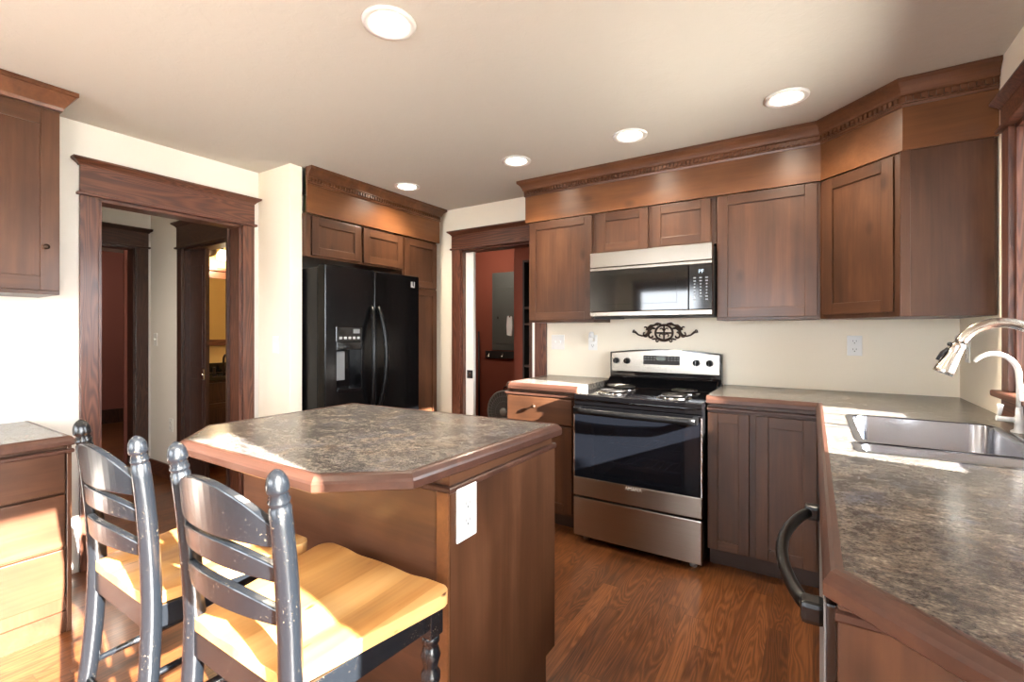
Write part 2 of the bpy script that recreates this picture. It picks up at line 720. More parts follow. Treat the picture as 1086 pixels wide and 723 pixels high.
def shaker(w, h, t=0.02, st=0.058, mv=0, mh=1):
    """door in its own frame: x 0..w, z 0..h, front at y=0, back at y=t; rails use slot 1"""
    m = MB()
    m.box(0, st, 0, t, 0, h, 0.0025, mv)
    m.box(w - st, w, 0, t, 0, h, 0.0025, mv)
    m.box(st, w - st, 0, t, 0, st, 0.0025, mh)
    m.box(st, w - st, 0, t, h - st, h, 0.0025, mh)
    m.box(st - 0.004, w - st + 0.004, 0.009, t - 0.002, st - 0.004, h - st + 0.004, 0, mv)
    return m


def slab(w, h, t=0.02, mi=0):
    return MB().box(0, w, 0, t, 0, h, 0.004, mi)


# ------------------------------------------------------------------ the room
RX, LX, BY, FY, CZ = 0.658, -3.343, 3.397, -3.2, 2.43
ED = 0.12

struct('floor', MB().box(-9.2, 0.9, -3.4, 5.7, -0.06, 0.0), 'floor')
struct('ceiling', MB().box(-9.2, 0.9, -3.4, 5.7, CZ, CZ + 0.08), 'ceil')
# outdoors, beyond the windows
g = struct('ground_outside', MB().box(0.95, 30, -30, 30, -0.5, -0.35), 'outside')

# stove wall, with the pocket doorway to the mud room
PX0, PX1, PZ = -2.71, -1.932, 2.045
w = MB()
w.box(-3.62, PX0, BY, BY + ED, 0, CZ)
w.box(PX1, RX + ED, BY, BY + ED, 0, CZ)
w.box(PX0, PX1, BY, BY + ED, PZ, CZ)
struct('wall_back', w, 'wall')

# right wall: sink window and glazed patio doorway
SW = (1.465, 2.572, 1.05, 2.115)      # y0 y1 z0 z1
PD = (-1.65, 0.40, 0.03, 1.945)
w = MB()
w.box(RX, RX + ED, SW[1], BY, 0, CZ)
w.box(RX, RX + ED, PD[1], SW[0], 0, CZ)
w.box(RX, RX + ED, FY, PD[0], 0, CZ)
w.box(RX, RX + ED, SW[0], SW[1], 0, SW[2])
w.box(RX, RX + ED, SW[0], SW[1], SW[3], CZ)
w.box(RX, RX + ED, PD[0], PD[1], PD[3], CZ)
w.box(RX, RX + ED, PD[0], PD[1], 0, PD[2])
struct('wall_right', w, 'wall')

# left wall with the cased opening to the hall
HY0, HY1, HZ = 0.975, 1.745, 2.035
w = MB()
w.box(LX - ED, LX, FY, HY0, 0, CZ)
w.box(LX - ED, LX, HY1, 1.87, 0, CZ)
w.box(LX - ED, LX, HY0, HY1, HZ, CZ)
struct('wall_left', w, 'wall_pale')
# short return wall beside the refrigerator
struct('wall_return', MB().box(-3.62, -2.965, 1.872, 1.962, 0, CZ, 0.004), 'wall')
struct('wall_alcove', MB().box(-3.62, -3.56, 1.962, BY, 0, CZ), 'wall')

# wall behind the camera, with two windows
FW = [(-2.9, -1.75), (-1.35, -0.2)]
FZ0, FZ1 = 0.45, 2.12
w = MB()
w.box(LX - ED, FW[0][0], FY - ED, FY, 0, CZ)
w.box(FW[0][1], FW[1][0], FY - ED, FY, 0, CZ)
w.box(FW[1][1], RX + ED, FY - ED, FY, 0, CZ)
for a, b in FW:
    w.box(a, b, FY - ED, FY, 0, FZ0)
    w.box(a, b, FY - ED, FY, FZ1, CZ)
struct('wall_front', w, 'wall')

# hall, bathroom, far room, mud room shells
w = MB()
w.box(-5.28, -5.16, -0.2, 0.97, 0, CZ)
w.box(-5.28, -5.16, 1.757, 1.88, 0, CZ)
w.box(-5.28, -5.16, 0.97, 1.757, 2.055, CZ)
struct('wall_hall_far', w, 'wall_pale')
w = MB()
w.box(-5.28, -4.5, 1.88, 1.99, 0, CZ)
w.box(-3.77, -3.62, 1.88, 1.99, 0, CZ)
w.box(-4.5, -3.77, 1.88, 1.99, 2.0, CZ)
struct('wall_hall_side', w, 'wall_pale')
struct('wall_hall_near', MB().box(-5.28, LX - ED, -0.3, -0.2, 0, CZ), 'wall_pale')
w = MB()
w.box(-8.5, -8.4, 0.2, 4.6, 0, CZ)
w.box(-8.4, -5.28, 0.1, 0.2, 0, CZ)
w.box(-8.4, -5.28, 4.5, 4.6, 0, CZ)
w.box(-5.30, -5.281, 0.2, 0.97, 0, CZ)
w.box(-5.42, -5.40, 1.76, 4.5, 0, CZ)
struct('wall_far_room', w, 'maroon')
w = MB()
w.box(-5.40, -5.30, 1.99, 3.40, 0, CZ)
w.box(-5.30, -3.62, 3.40, 3.50, 0, CZ)
w.box(-3.66, -3.62, 1.99, 3.40, 0, CZ)
struct('wall_bathroom', w, 'yellow')
w = MB()
w.box(-4.6, -1.1, 5.0, 5.1, 0, CZ)
w.box(-4.7, -4.6, BY + ED + 0.1, 5.1, 0, CZ)
w.box(-1.1, -1.0, BY + ED, 5.1, 0, CZ)
w.box(-4.6, PX0 - 0.02, BY + ED, BY + ED + 0.02, 0, CZ)
w.box(PX1 + 0.02, -1.1, BY + ED, BY + ED + 0.02, 0, CZ)
w.box(-2.657, -1.102, 4.2, 4.999, 0, CZ, 0.004)
struct('wall_mud_room', w, 'terra')

# baseboards
struct('baseboard_left', MB().box(LX, LX + 0.016, FY, -0.4, 0, 0.13, 0.003), 'oak_y')
struct('baseboard_front', MB().box(LX + 0.02, RX, FY, FY + 0.016, 0, 0.13, 0.003), 'oak_x')
struct('baseboard_return', MB().box(LX + 0.02, -2.965, 1.856, 1.872, 0, 0.13, 0.003), 'oak_x')
struct('baseboard_hall', MB().box(-5.16, -4.60, 1.864, 1.88, 0, 0.13, 0.003), 'oak_x')
struct('baseboard_far_room', MB().box(-8.4, -8.384, 0.2, 4.5, 0, 0.2, 0.003), 'oakd_z')
struct('baseboard_mud_room', MB().box(-4.6, -2.66, 4.984, 5.0, 0, 0.13, 0.003), 'oak_x')


# ---- craftsman casings: header with cap and fillet, built in a frame where x runs along the wall and -y faces the viewer
def casing(root, a, b, z, org, rot, wd=0.09, hh=0.165, th=0.02, jamb=0.12, mats=('oak_z', 'oak_x'), zb=0.0, right=True, cap=0.035):
    """a..b opening along local x, z head height"""
    def put(name, mb, mat):
        o = struct(name, mb, mat, root)
        o.location = org
        o.rotation_euler = (0, 0, rot)
        return o
    put('casing', MB().box(a - wd, a - 0.006, -th, 0, zb, z, 0.003), mats[0])
    if right:
        put('casing', MB().box(b + 0.006, b + wd, -th, 0, zb, z, 0.003), mats[0])
    h = MB()
    h.box(a - wd, b + wd, -th - 0.003, 0, z + 0.016, z + hh - 0.03, 0.002)
    h.box(a - wd - 0.014, b + wd + 0.014, -th - 0.018, 0, z, z + 0.017, 0.006)
    prof = [(0, z + hh - 0.032), (th + 0.006, z + hh - 0.032), (th + 0.010, z + hh - 0.022), (th + cap - 0.006, z + hh - 0.004), (th + cap - 0.006, z + hh), (0, z + hh + 0.006)]
    prof = [(0, z + hh - 0.035), (0.005, z + hh - 0.035), (0.010, z + hh - 0.026), (cap, z + hh - 0.006), (cap, z + hh + 0.004), (0, z + hh + 0.004)]
    h.sweep([(a - wd, 0), (a - wd, -th), (b + wd, -th), (b + wd, 0)], prof)
    put('header', h, mats[1])
    j = MB()
    j.box(a - 0.006, a + 0.012, -0.001, jamb + 0.001, zb, z - 0.002)
    j.box(b - 0.012, b + 0.006, -0.001, jamb + 0.001, zb, z - 0.002)
    put('jamb', j, mats[0])
    put('head_jamb', MB().box(a - 0.006, b + 0.006, -0.001, jamb + 0.001, z - 0.016, z + 0.002), mats[1])
    return put


d1 = sroot('door_1')      # cased opening kitchen to hall (wall faces +x)
casing(d1, HY0, HY1, HZ, (LX, 0, 0), PI / 2, wd=0.085, hh=0.195)
struct('jamb', MB().box(LX - ED - 0.02, LX - ED, HY0 - 0.06, HY0 + 0.012, 0, HZ), 'oakd_z', d1)
struct('jamb', MB().box(LX - ED - 0.02, LX - ED, HY1 - 0.03, 1.86, 0, HZ), 'oakd_z', d1)
d3 = sroot('door_3')      # doorway in the far hall wall
casing(d3, 0.97, 1.757, 2.055, (-5.16, 0, 0), PI / 2, wd=0.10, hh=0.175, mats=('oakd_z', 'oakd_x'))
d4 = sroot('door_4')      # bathroom pocket door, wall faces -y
casing(d4, -4.5, -3.77, 2.0, (0, 1.88, 0), 0, wd=0.09, hh=0.22, mats=('oakd_z', 'oakd_x'), jamb=0.11)
lf = MB()
lf.box(-4.49, -4.24, 1.925, 1.96, 0.01, 1.985, 0.003)
lf.box(-4.49, -4.28, 1.919, 1.926, 0.2, 0.9, 0.003)
lf.box(-4.49, -4.28, 1.919, 1.926, 1.0, 1.85, 0.003)
leaf = struct('door_leaf', lf, 'oakd_z', d4)
struct('pull', MB().box(-4.275, -4.243, 1.914, 1.926, 0.90, 0.985, 0.003).cyl((-4.25, 1.925, 0.94), (-4.25, 1.90, 0.94), 0.012), 'nickel', leaf)
d2 = sroot('door_2')      # pocket doorway to the mud room
casing(d2, PX0, PX1, PZ, (0, BY, 0), 0, wd=0.105, hh=0.17)
leaf = struct('door_leaf', MB().box(PX0 + 0.004, -2.612, BY + 0.042, BY + 0.078, 0.01, PZ - 0.02, 0.003), 'whitepaint', d2)
pl = MB()
pl.box(-2.682, -2.618, BY + 0.036, BY + 0.043, 0.87, 0.945, 0.002)
struct('latch', pl, 'blackmat', leaf)
struct('latch_pull', MB().box(-2.662, -2.638, BY + 0.034, BY + 0.037, 0.89, 0.925, 0.001), 'nickel', leaf)
struct('jamb_strip', MB().box(-1.968, -1.9445, BY + 0.002, BY + 0.04, 0, PZ - 0.02), 'whitepaint', d2)
struct('jamb_edge', MB().box(-2.005, -1.969, BY + 0.012, BY + 0.05, 0, PZ - 0.02), 'oakd_z', d2)

# ---- window over the sink
win = sroot('window_1')
casing(win, SW[0], SW[1], SW[3], (RX, 0, 0), -PI / 2, zb=0.0) if False else None
def wall_r(a, b):           # local x runs along -y on the right wall
    return -b, -a
a, b = wall_r(SW[0], SW[1])
casing(win, a, b, SW[3] - 0.02, (RX, 0, 0), -PI / 2, wd=0.085, hh=0.13, zb=SW[2] + 0.012, mats=('oak_z', 'oak_y'), cap=0.03)
st = MB()
st.box(RX - 0.052, RX + 0.07, SW[0] - 0.10, SW[1] + 0.10, SW[2] - 0.014, SW[2] + 0.012, 0.009, seg=3)
struct('window_stool', st, 'oak_y', win)
struct('apron', MB().box(RX - 0.02, RX, SW[0] - 0.09, SW[1] + 0.09, SW[2] - 0.095, SW[2] - 0.014, 0.003), 'oak_y', win)
sa = MB()
X0, X1 = RX + 0.062, RX + 0.10
sa.box(X0, X1, SW[0], SW[0] + 0.042, SW[2], SW[3])
sa.box(X0, X1, SW[1] - 0.042, SW[1], SW[2], SW[3])
sa.box(X0, X1, SW[0], SW[1], SW[2], SW[2] + 0.03)
sa.box(X0, X1, SW[0], SW[1], SW[3] - 0.04, SW[3])
struct('sash', sa, 'oak_z', win)
struct('pane', MB().box(RX + 0.08, RX + 0.084, SW[0] + 0.04, SW[1] - 0.04, SW[2] + 0.028, SW[3] - 0.038), 'glass', win)
portal('daylight_portal', (RX + 0.13, (SW[0] + SW[1]) / 2, (SW[2] + SW[3]) / 2), (SW[1] - SW[0], SW[3] - SW[2]), (PI / 2, 0, PI / 2))

# ---- patio door
pd = sroot('door_5')
fr = MB()
for y0 in (PD[0], -0.64, PD[1] - 0.0):
    pass
fr.box(RX + 0.03, RX + 0.10, PD[0], PD[0] + 0.05, PD[2], PD[3])
fr.box(RX + 0.03, RX + 0.10, PD[1] - 0.015, PD[1], PD[2], PD[3])
fr.box(RX + 0.03, RX + 0.10, -0.63, -0.56, PD[2], PD[3])
fr.box(RX + 0.03, RX + 0.10, PD[0], PD[1], PD[3] - 0.02, PD[3])
fr.box(RX + 0.03, RX + 0.10, PD[0], PD[1], PD[2], PD[2] + 0.08)
struct('sash', fr, 'whitepaint', pd)
struct('pane', MB().box(RX + 0.06, RX + 0.065, PD[0] + 0.02, PD[1] - 0.01, PD[2] + 0.05, PD[3] - 0.01), 'glass', pd)
a, b = wall_r(PD[0], PD[1])
casing(pd, a, b, PD[3], (RX, 0, 0), -PI / 2, wd=0.085, mats=('oak_z', 'oak_y'), jamb=0.03)
portal('daylight_portal', (RX + 0.13, (PD[0] + PD[1]) / 2, (PD[2] + PD[3]) / 2), (PD[1] - PD[0], PD[3] - PD[2]), (PI / 2, 0, PI / 2))

for i, (a, b) in enumerate(FW):
    wi = sroot('window_%d' % (i + 2))
    f = MB()
    f.box(a, a + 0.05, FY - 0.10, FY - 0.05, FZ0, FZ1)
    f.box(b - 0.05, b, FY - 0.10, FY - 0.05, FZ0, FZ1)
    f.box(a, b, FY - 0.10, FY - 0.05, FZ0, FZ0 + 0.05)
    f.box(a, b, FY - 0.10, FY - 0.05, FZ1 - 0.05, FZ1)
    f.box(a, b, FY - 0.10, FY - 0.05, 1.36, 1.40)
    struct('sash', f, 'oak_z', wi)
    struct('pane', MB().box(a + 0.03, b - 0.03, FY - 0.08, FY - 0.075, FZ0 + 0.03, FZ1 - 0.03), 'glass', wi)
    casing(wi, -b, -a, FZ1, (0, FY, 0), PI, wd=0.09, zb=FZ0)
    struct('window_stool', MB().box(a - 0.11, b + 0.11, FY - 0.05, FY + 0.06, FZ0 - 0.02, FZ0 + 0.005, 0.006), 'oak_x', wi)
    portal('daylight_portal', ((a + b) / 2, FY - 0.13, (FZ0 + FZ1) / 2), (b - a, FZ1 - FZ0), (PI / 2, 0, PI))


# ------------------------------------------------------------------ upper cabinets on the stove wall
YU, ZB, ZT = 3.066, 1.366, 2.117
UG = 'upper wall cabinets'


def door(parent, name, x, z, w_, h_, y=YU, rot=0.0, at=None, **kw):
    p = at if at is not None else (x, y, z)
    return part(name, shaker(w_, h_, **kw), ('alder_z', 'alder_x'), parent, rot=rot, at=p)


def carcass(mb, x0, x1, y0, y1, z0, z1, t=0.018):
    mb.box(x0, x1, y0, y1, z0, z1, 0.002)


c = thing('upper_cabinet', (-1.55, 3.22, ZB), 'single door brown upper cabinet left of the microwave', 'cabinet', UG)
part('body', MB().box(-1.815, -1.288, 3.088, BY, ZB, ZT, 0.002), 'alder_z', c)
door(c, 'door', -1.803, ZB + 0.014, 0.505, ZT - ZB - 0.02)

c = thing('upper_cabinet', (-0.9, 3.22, 1.83), 'short two door brown upper cabinet directly above the microwave', 'cabinet', UG)
part('body', MB().box(-1.287, -0.4955, 3.088, BY, 1.832, ZT, 0.002), 'alder_z', c)
door(c, 'door', -1.258, 1.840, 0.352, 0.270)
door(c, 'door', -0.882, 1.842, 0.358, 0.268)

c = thing('upper_cabinet', (-0.24, 3.22, ZB), 'wide single door brown upper cabinet right of the microwave', 'cabinet', UG)
part('body', MB().box(-0.4935, 0.033, 3.088, BY, ZB, ZT, 0.002), 'alder_z', c)
door(c, 'door', -0.488, ZB + 0.016, 0.508, ZT - ZB - 0.022)

XD, XD2, YE = 0.0345, 0.3424, 2.761
c = thing('upper_cabinet', (0.4, 3.1, ZB), 'angled corner upper cabinet with plain wooden end panel near window', 'cabinet', UG)
poly = [(XD, BY), (XD, YU + 0.022), (XD + 0.012, YU + 0.014), (XD2 - 0.004, YE + 0.014), (0.655, YE + 0.014), (0.655, BY)]
part('body', MB().prism(poly, ZB, ZT), 'alder_z', c)
dl = math.hypot(XD2 - XD, YU - YE)
ang = math.atan2(YE - YU, XD2 - XD)
dx, dy = math.cos(ang), math.sin(ang)
door(c, 'door', 0, 0, dl - 0.055, ZT - ZB - 0.03, at=(XD + dx * 0.012, YU + dy * 0.012, ZB + 0.022), rot=ang)
part('end_panel', MB().box(0, 0.30, 0, 0.014, 0, ZT - ZB, 0.002).box(-0.008, 0.028, -0.004, 0.012, 0, ZT - ZB, 0.002), 'alder_z', c, at=(XD2, YE, ZB))


# crown with dentils along a path, frieze below
def crown(root, path, fz0, fz1, out=0.0, mats=('frieze_x', 'crown'), proj=0.062, ceil=CZ):
    f = MB().sweep(path, [(0, fz0), (0.012, fz0), (0.012, fz1 + 0.02), (0, fz1 + 0.02)])
    part('frieze', f, mats[0], root)
    q = MB()
    zt = ceil - 0.002
    H = zt - fz1
    pr = [(-0.004, fz1), (0.018, fz1), (0.021, fz1 + 0.010), (0.017, fz1 + 0.016), (0.020, fz1 + 0.020), (0.020, fz1 + 0.044),
          (0.030, fz1 + 0.048), (0.030, fz1 + 0.056), (0.033, fz1 + 0.064), (0.042, fz1 + 0.080), (0.055, fz1 + 0.092), (proj, fz1 + 0.097),
          (proj, zt), (-0.004, zt)]
    q.sweep(path, pr)
    # dentil blocks
    for a, b in zip(path, path[1:]):
        a, b = Vector(a), Vector(b)
        L = (b - a).length
        d = (b - a) / L
        nn = Vector((d.y, -d.x))
        n = int(L / 0.024)
        for i in range(n):
            s = (i + 0.5) * L / n
            p = a + d * s + nn * 0.0235
            mt = Matrix.Translation((p.x, p.y, fz1 + 0.032)) @ Matrix.Rotation(math.atan2(d.y, d.x), 4, 'Z')
            q.box(-0.0068, 0.0068, -0.007, 0.006, -0.011, 0.011, 0, mtx=mt)
    part('crown', q, mats[1], root)


YF = YU + 0.008
cr = thing('crown_molding', (-0.9, YF, ZT), 'dark crown moulding with dentils over the stove wall cabinets', 'moulding')
crown(cr, [(-1.822, BY - 0.002), (-1.822, YF), (XD + 0.006, YF), (XD2 + 0.004, YE + 0.006), (0.655, YE + 0.006)], ZT, 2.312)

# ------------------------------------------------------------------ refrigerator surround
XF = -2.92
c = thing('cabinet', (-3.1, 2.44, 1.82), 'pair of small doors in brown cabinet above black refrigerator', 'cabinet', 'refrigerator surround cabinets')
part('body', MB().box(-3.55, XF - 0.022, 1.966, 2.872, 1.815, 2.112, 0.002), 'alder_z', c)
# doors facing +x: rotate +90, local x -> +y
def door_x(parent, x, y, z, w_, h_, name='door', **kw):
    return part(name, shaker(w_, h_, **kw), ('alder_z', 'alder_x'), parent, rot=PI / 2, at=(x, y, z))
door_x(c, XF, 2.007, 1.829, 0.42, 0.268)
door_x(c, XF, 2.454, 1.829, 0.407, 0.268)
part('side_stile', MB().box(XF - 0.022, XF - 0.004, 1.966, 2.0, 1.815, 2.112, 0.002), 'alder_z', c)
c = thing('cabinet', (-3.1, 3.09, 0), 'tall narrow brown pantry cabinet right of black refrigerator', 'cabinet', 'refrigerator surround cabinets')
part('body', MB().box(-3.55, XF - 0.022, 2.874, 3.306, 0.0, 2.112, 0.002), 'alder_z', c)
door_x(c, XF, 2.886, 1.686, 0.405, 0.412)
door_x(c, XF, 2.886, 0.11, 0.405, 1.566)
cr = thing('crown_molding', (XF, 2.6, 2.11), 'dark crown moulding with dentils over the refrigerator cabinets', 'moulding')
crown(cr, [(XF - 0.008, 1.966), (XF - 0.008, 3.312), (-3.5, 3.312)], 2.114, 2.312, mats=('frieze_y', 'crown'))

# ------------------------------------------------------------------ refrigerator
fx, f0, f1 = -2.735, 1.975, 2.866
fr = thing('refrigerator', (-3.1, 2.42, 0), 'black side by side refrigerator with water dispenser', 'refrigerator')
part('body', MB().box(-3.5, fx - 0.085, f0 + 0.006, f1 - 0.006, 0.03, 1.735, 0.006), 'black', fr)
part('base_grille', MB().box(fx - 0.10, fx - 0.04, f0 + 0.01, f1 - 0.01, 0.0, 0.09, 0.004), 'black', fr)
fm = 2.392
def frdoor(y0, y1, hole=None):
    m = MB()
    if hole is None:
        m.box(fx - 0.075, fx, y0, y1, 0.10, 1.748, 0.012, seg=3)
    else:
        hy0, hy1, hz0, hz1 = hole
        # front plate with opening, extruded along x
        pts = [(y0, 0.10), (y1, 0.10), (y1, 1.748), (y0, 1.748)]
        hl = [(hy0, hz0), (hy1, hz0), (hy1, hz1), (hy0, hz1)]
        mt = Matrix(((0, 0, 1, 0), (1, 0, 0, 0), (0, 1, 0, 0), (0, 0, 0, 1)))
        m.prism(pts, fx - 0.075, fx, holes=(hl,), mtx=mt, bev=0.006)
    return m
HO = (2.068, 2.275, 0.885, 1.225)
dl_ = part('door', frdoor(f0, fm - 0.004, HO), 'fridge', fr)
dr_ = part('door', frdoor(fm + 0.004, f1), 'fridge', fr)
dp = part('dispenser', MB().box(fx - 0.072, fx - 0.066, HO[0], HO[1], HO[2], HO[3]).box(fx - 0.07, fx + 0.004, HO[0], HO[1], 1.17, 1.225, 0.003)
     .box(fx - 0.07, fx + 0.006, HO[0], HO[1], 0.875, 0.90, 0.004), 'blackgloss', fr)
part('paddle', MB().box(fx - 0.05, fx - 0.02, 2.078, 2.15, 0.96, 1.16, 0.006), 'grey', dp)
part('control_panel', MB().box(fx - 0.002, fx + 0.005, HO[0] - 0.008, HO[1] + 0.008, 1.225, 1.33, 0.004), 'blackgloss', dp)
for i in range(5):
    part('button', MB().box(fx + 0.004, fx + 0.007, 2.085 + i * 0.037, 2.108 + i * 0.037, 1.245, 1.262, 0.001), 'lgrey', dp)
part('display', MB().box(fx + 0.004, fx + 0.007, 2.20, 2.255, 1.285, 1.315, 0.001), 'grey', dp)
for s, d in ((-1, dl_), (1, dr_)):
    pts, n = [], 16
    for i in range(n + 1):
        t = i / n
        pts.append((fx + 0.006 + 0.062 * math.sin(PI * t) ** 0.6, fm + s * (0.030 + 0.028 * math.sin(PI * t)), 0.72 + t * 0.76))
    part('handle', MB().tube(pts, 0.0155, 12), 'black', d)
bd = part('badge', MB().box(fx - 0.001, fx + 0.003, 2.765, 2.812, 1.652, 1.702, 0.001), 'blackmat', dr_)
part('badge_mark', MB().box(fx + 0.002, fx + 0.005, 2.768, 2.784, 1.655, 1.699).box(fx + 0.002, fx + 0.005, 2.792, 2.810, 1.652, 1.660)
     .box(fx + 0.002, fx + 0.005, 2.802, 2.810, 1.652, 1.699).box(fx + 0.002, fx + 0.005, 2.784, 2.792, 1.652, 1.668), 'lgrey', bd)

# ------------------------------------------------------------------ microwave
mx0, mx1, my = -1.268, -0.498, 2.962
mw = thing('microwave', (-0.88, 3.2, 1.39), 'stainless and black microwave mounted above the stove', 'microwave')
part('body', MB().box(mx0 + 0.004, mx1 - 0.004, my + 0.04, BY - 0.001, 1.392, 1.815, 0.003), 'blackmat', mw)
vt = part('vent_strip', MB().box(mx0, mx1, my, my + 0.045, 1.722, 1.822, 0.004).box(mx0, mx1, my + 0.001, my + 0.045, 1.700, 1.719, 0.003), 'steel', mw)
part('door', MB().box(mx0, -0.633, my + 0.002, my + 0.045, 1.430, 1.698, 0.003), 'microglass', mw)
part('control_panel', MB().box(-0.630, mx1, my + 0.002, my + 0.045, 1.430, 1.698, 0.003), 'blackgloss', mw)
part('bottom_strip', MB().box(mx0, mx1, my, my + 0.045, 1.398, 1.428, 0.004), 'steel', mw)
part('door_window', MB().box(mx0 + 0.075, -0.70, my, my + 0.004, 1.475, 1.668, 0.001), 'microglass', mw)
part('underside_light', MB().box(mx0 + 0.02, mx0 + 0.20, my + 0.03, my + 0.12, 1.380, 1.394, 0.003), 'blackmat', mw)


def text_part(name, s, size, at, rotz, mat, parent, ext=0.0004, align='CENTER', sx=1.0):
    cu = bpy.data.curves.new(name, 'FONT')
    cu.body = s
    cu.size = size
    cu.extrude = ext
    cu.align_x = align
    cu.align_y = 'CENTER'
    tmp = bpy.data.objects.new(name + '_tmp', cu)
    COL.objects.link(tmp)
    dg = bpy.context.evaluated_depsgraph_get()
    me = bpy.data.meshes.new_from_object(tmp.evaluated_get(dg))
    bpy.data.objects.remove(tmp)
    me.transform(Matrix.Rotation(rotz, 4, 'Z') @ Matrix.Rotation(PI / 2, 4, 'X') @ Matrix.Diagonal((sx, 1, 1, 1)))
    me.materials.clear()
    me.materials.append(M[mat])
    o = bpy.data.objects.new(name, me)
    COL.objects.link(o)
    o.parent = parent
    o.location = Vector(at) - WL[parent.name]
    WL[o.name] = Vector(at)
    return o


text_part('clock_display', 'PF', 0.032, (-0.560, my + 0.0015, 1.655), 0, 'disp', mw)
kp = MB()
for r in range(8):
    for k in range(3):
        if r == 7 and k == 1:
            continue
        xx, zz = -0.597 + k * 0.034, 1.618 - r * 0.0185
        ww = 0.008 if r in (2, 3, 4, 5) else 0.014
        kp.box(xx - ww / 2, xx + ww / 2, my + 0.0008, my + 0.003, zz - 0.0035, zz + 0.0035)
part('keypad', kp, 'print', mw)

# ------------------------------------------------------------------ stove
rx0, rx1, ry = -1.257, -0.499, 2.679
rg = thing('stove', (-0.88, 3.03, 0), 'stainless freestanding electric stove with coil burners', 'stove')
bo = MB()
bo.box(rx0 + 0.003, rx0 + 0.07, ry + 0.056, 3.36, 0.05, 0.878)
bo.box(rx1 - 0.07, rx1 - 0.003, ry + 0.056, 3.36, 0.05, 0.878)
bo.box(rx0 + 0.07, rx1 - 0.07, 3.20, 3.36, 0.05, 0.878)
bo.box(rx0 + 0.07, rx1 - 0.07, ry + 0.056, 3.20, 0.05, 0.34)
bo.box(rx0 + 0.07, rx1 - 0.07, ry + 0.056, 3.20, 0.80, 0.878)
part('body', bo, 'black', rg)
for z in (0.50, 0.62):
    rk = MB()
    for y in (ry + 0.075, 2.95, 3.18):
        rk.cyl((rx0 + 0.075, y, z), (rx1 - 0.075, y, z), 0.004, seg=8)
    for i in range(15):
        x = rx0 + 0.09 + i * (rx1 - rx0 - 0.18) / 14
        rk.cyl((x, ry + 0.075, z + 0.004), (x, 3.18, z + 0.004), 0.0025, seg=6)
    part('oven_rack', rk, 'chrome', rg)
ct = MB()
ct.box(rx0, rx1, ry + 0.004, 3.37, 0.878, 0.912, 0.006)
ct.box(rx0 + 0.002, rx1 - 0.002, ry + 0.012, ry + 0.05, 0.846, 0.879, 0.003)
ctop = part('cooktop', ct, 'blackgloss', rg)
odm = MB()
odm.prism([(rx0 + 0.004, 0.292), (rx1 - 0.004, 0.292), (rx1 - 0.004, 0.842), (rx0 + 0.004, 0.842)], -(ry + 0.055), -(ry + 0.0085),
          holes=([(rx0 + 0.115, 0.425), (rx1 - 0.115, 0.425), (rx1 - 0.115, 0.745), (rx0 + 0.115, 0.745)],), mtx=Matrix(((1, 0, 0, 0), (0, 0, -1, 0), (0, 1, 0, 0), (0, 0, 0, 1))))
od = part('oven_door', odm, 'blackgloss', rg)
part('door_glass', MB().box(rx0 + 0.010, rx1 - 0.010, ry, ry + 0.008, 0.402, 0.808, 0.002), 'ovenglass', od)
part('door_panel', MB().box(rx0 + 0.003, rx1 - 0.003, ry - 0.002, ry + 0.02, 0.290, 0.402, 0.004), 'steel_warm', od)
part('side_trim', MB().box(rx0 + 0.001, rx0 + 0.010, ry - 0.001, ry + 0.02, 0.402, 0.83, 0.002), 'steel_z', od)
part('side_trim', MB().box(rx1 - 0.010, rx1 - 0.001, ry - 0.001, ry + 0.02, 0.402, 0.83, 0.002), 'steel_z', od)
hd = MB()
pts = []
for i in range(17):
    t = i / 16
    pts.append((rx0 + 0.03 + t * (rx1 - rx0 - 0.06), ry - 0.040 - 0.014 * math.sin(PI * t), 0.815))
hd.tube(pts, 0.0155, 14, flat=1.25)
hd.box(rx0 + 0.02, rx0 + 0.05, ry - 0.046, ry + 0.01, 0.796, 0.834, 0.006)
hd.box(rx1 - 0.05, rx1 - 0.02, ry - 0.046, ry + 0.01, 0.796, 0.834, 0.006)
part('handle', hd, 'black', od)
text_part('logo', 'AMANA', 0.033, (-0.876, ry - 0.0026, 0.384), 0, 'white', od, sx=0.85)
dw = part('drawer', MB().box(rx0 + 0.003, rx1 - 0.003, ry - 0.002, ry + 0.03, 0.042, 0.278, 0.006), 'steel_warm', rg)
for x in (rx0 + 0.06, rx1 - 0.06):
    for y in (ry + 0.07, 3.3):
        part('foot', MB().cyl((x, y, 0.0), (x, y, 0.05), 0.02, seg=14), 'lgrey' if y < 3 else 'black', rg)
# backguard
yb = 3.315
bg = MB()
prof = []
for i in range(13):
    t = i / 12
    prof.append((rx0 + t * (rx1 - rx0), 1.150 + 0.024 * math.sin(PI * t)))
mtx = Matrix(((1, 0, 0, 0), (0, 0, -1, 0), (0, 1, 0, 0), (0, 0, 0, 1)))
bg.prism([(rx0, 0.912), (rx1, 0.912)] + prof[::-1], -3.372, -yb, mtx=mtx, bev=0.004)
bk = part('backguard', bg, 'blackgloss', rg)
fc = MB()
inner = [(rx0 + 0.012 + t / 12 * (rx1 - rx0 - 0.024), 1.142 + 0.022 * math.sin(PI * t / 12)) for t in range(13)]
fc.prism([(rx0 + 0.012, 1.012), (rx1 - 0.012, 1.012)] + inner[::-1], -yb - 0.004, -yb + 0.006, mtx=mtx, bev=0.002)
part('control_face', fc, 'steel', bk)
ap = MB()
yy = [(3.19, 0.912), (3.205, 0.93), (3.26, 0.975), (3.318, 0.985), (3.318, 0.912)]
mt2 = Matrix(((0, 0, 1, 0), (1, 0, 0, 0), (0, 1, 0, 0), (0, 0, 0, 1)))
ap.prism(yy, rx0 + 0.015, rx1 - 0.015, mtx=mt2, bev=0.004)
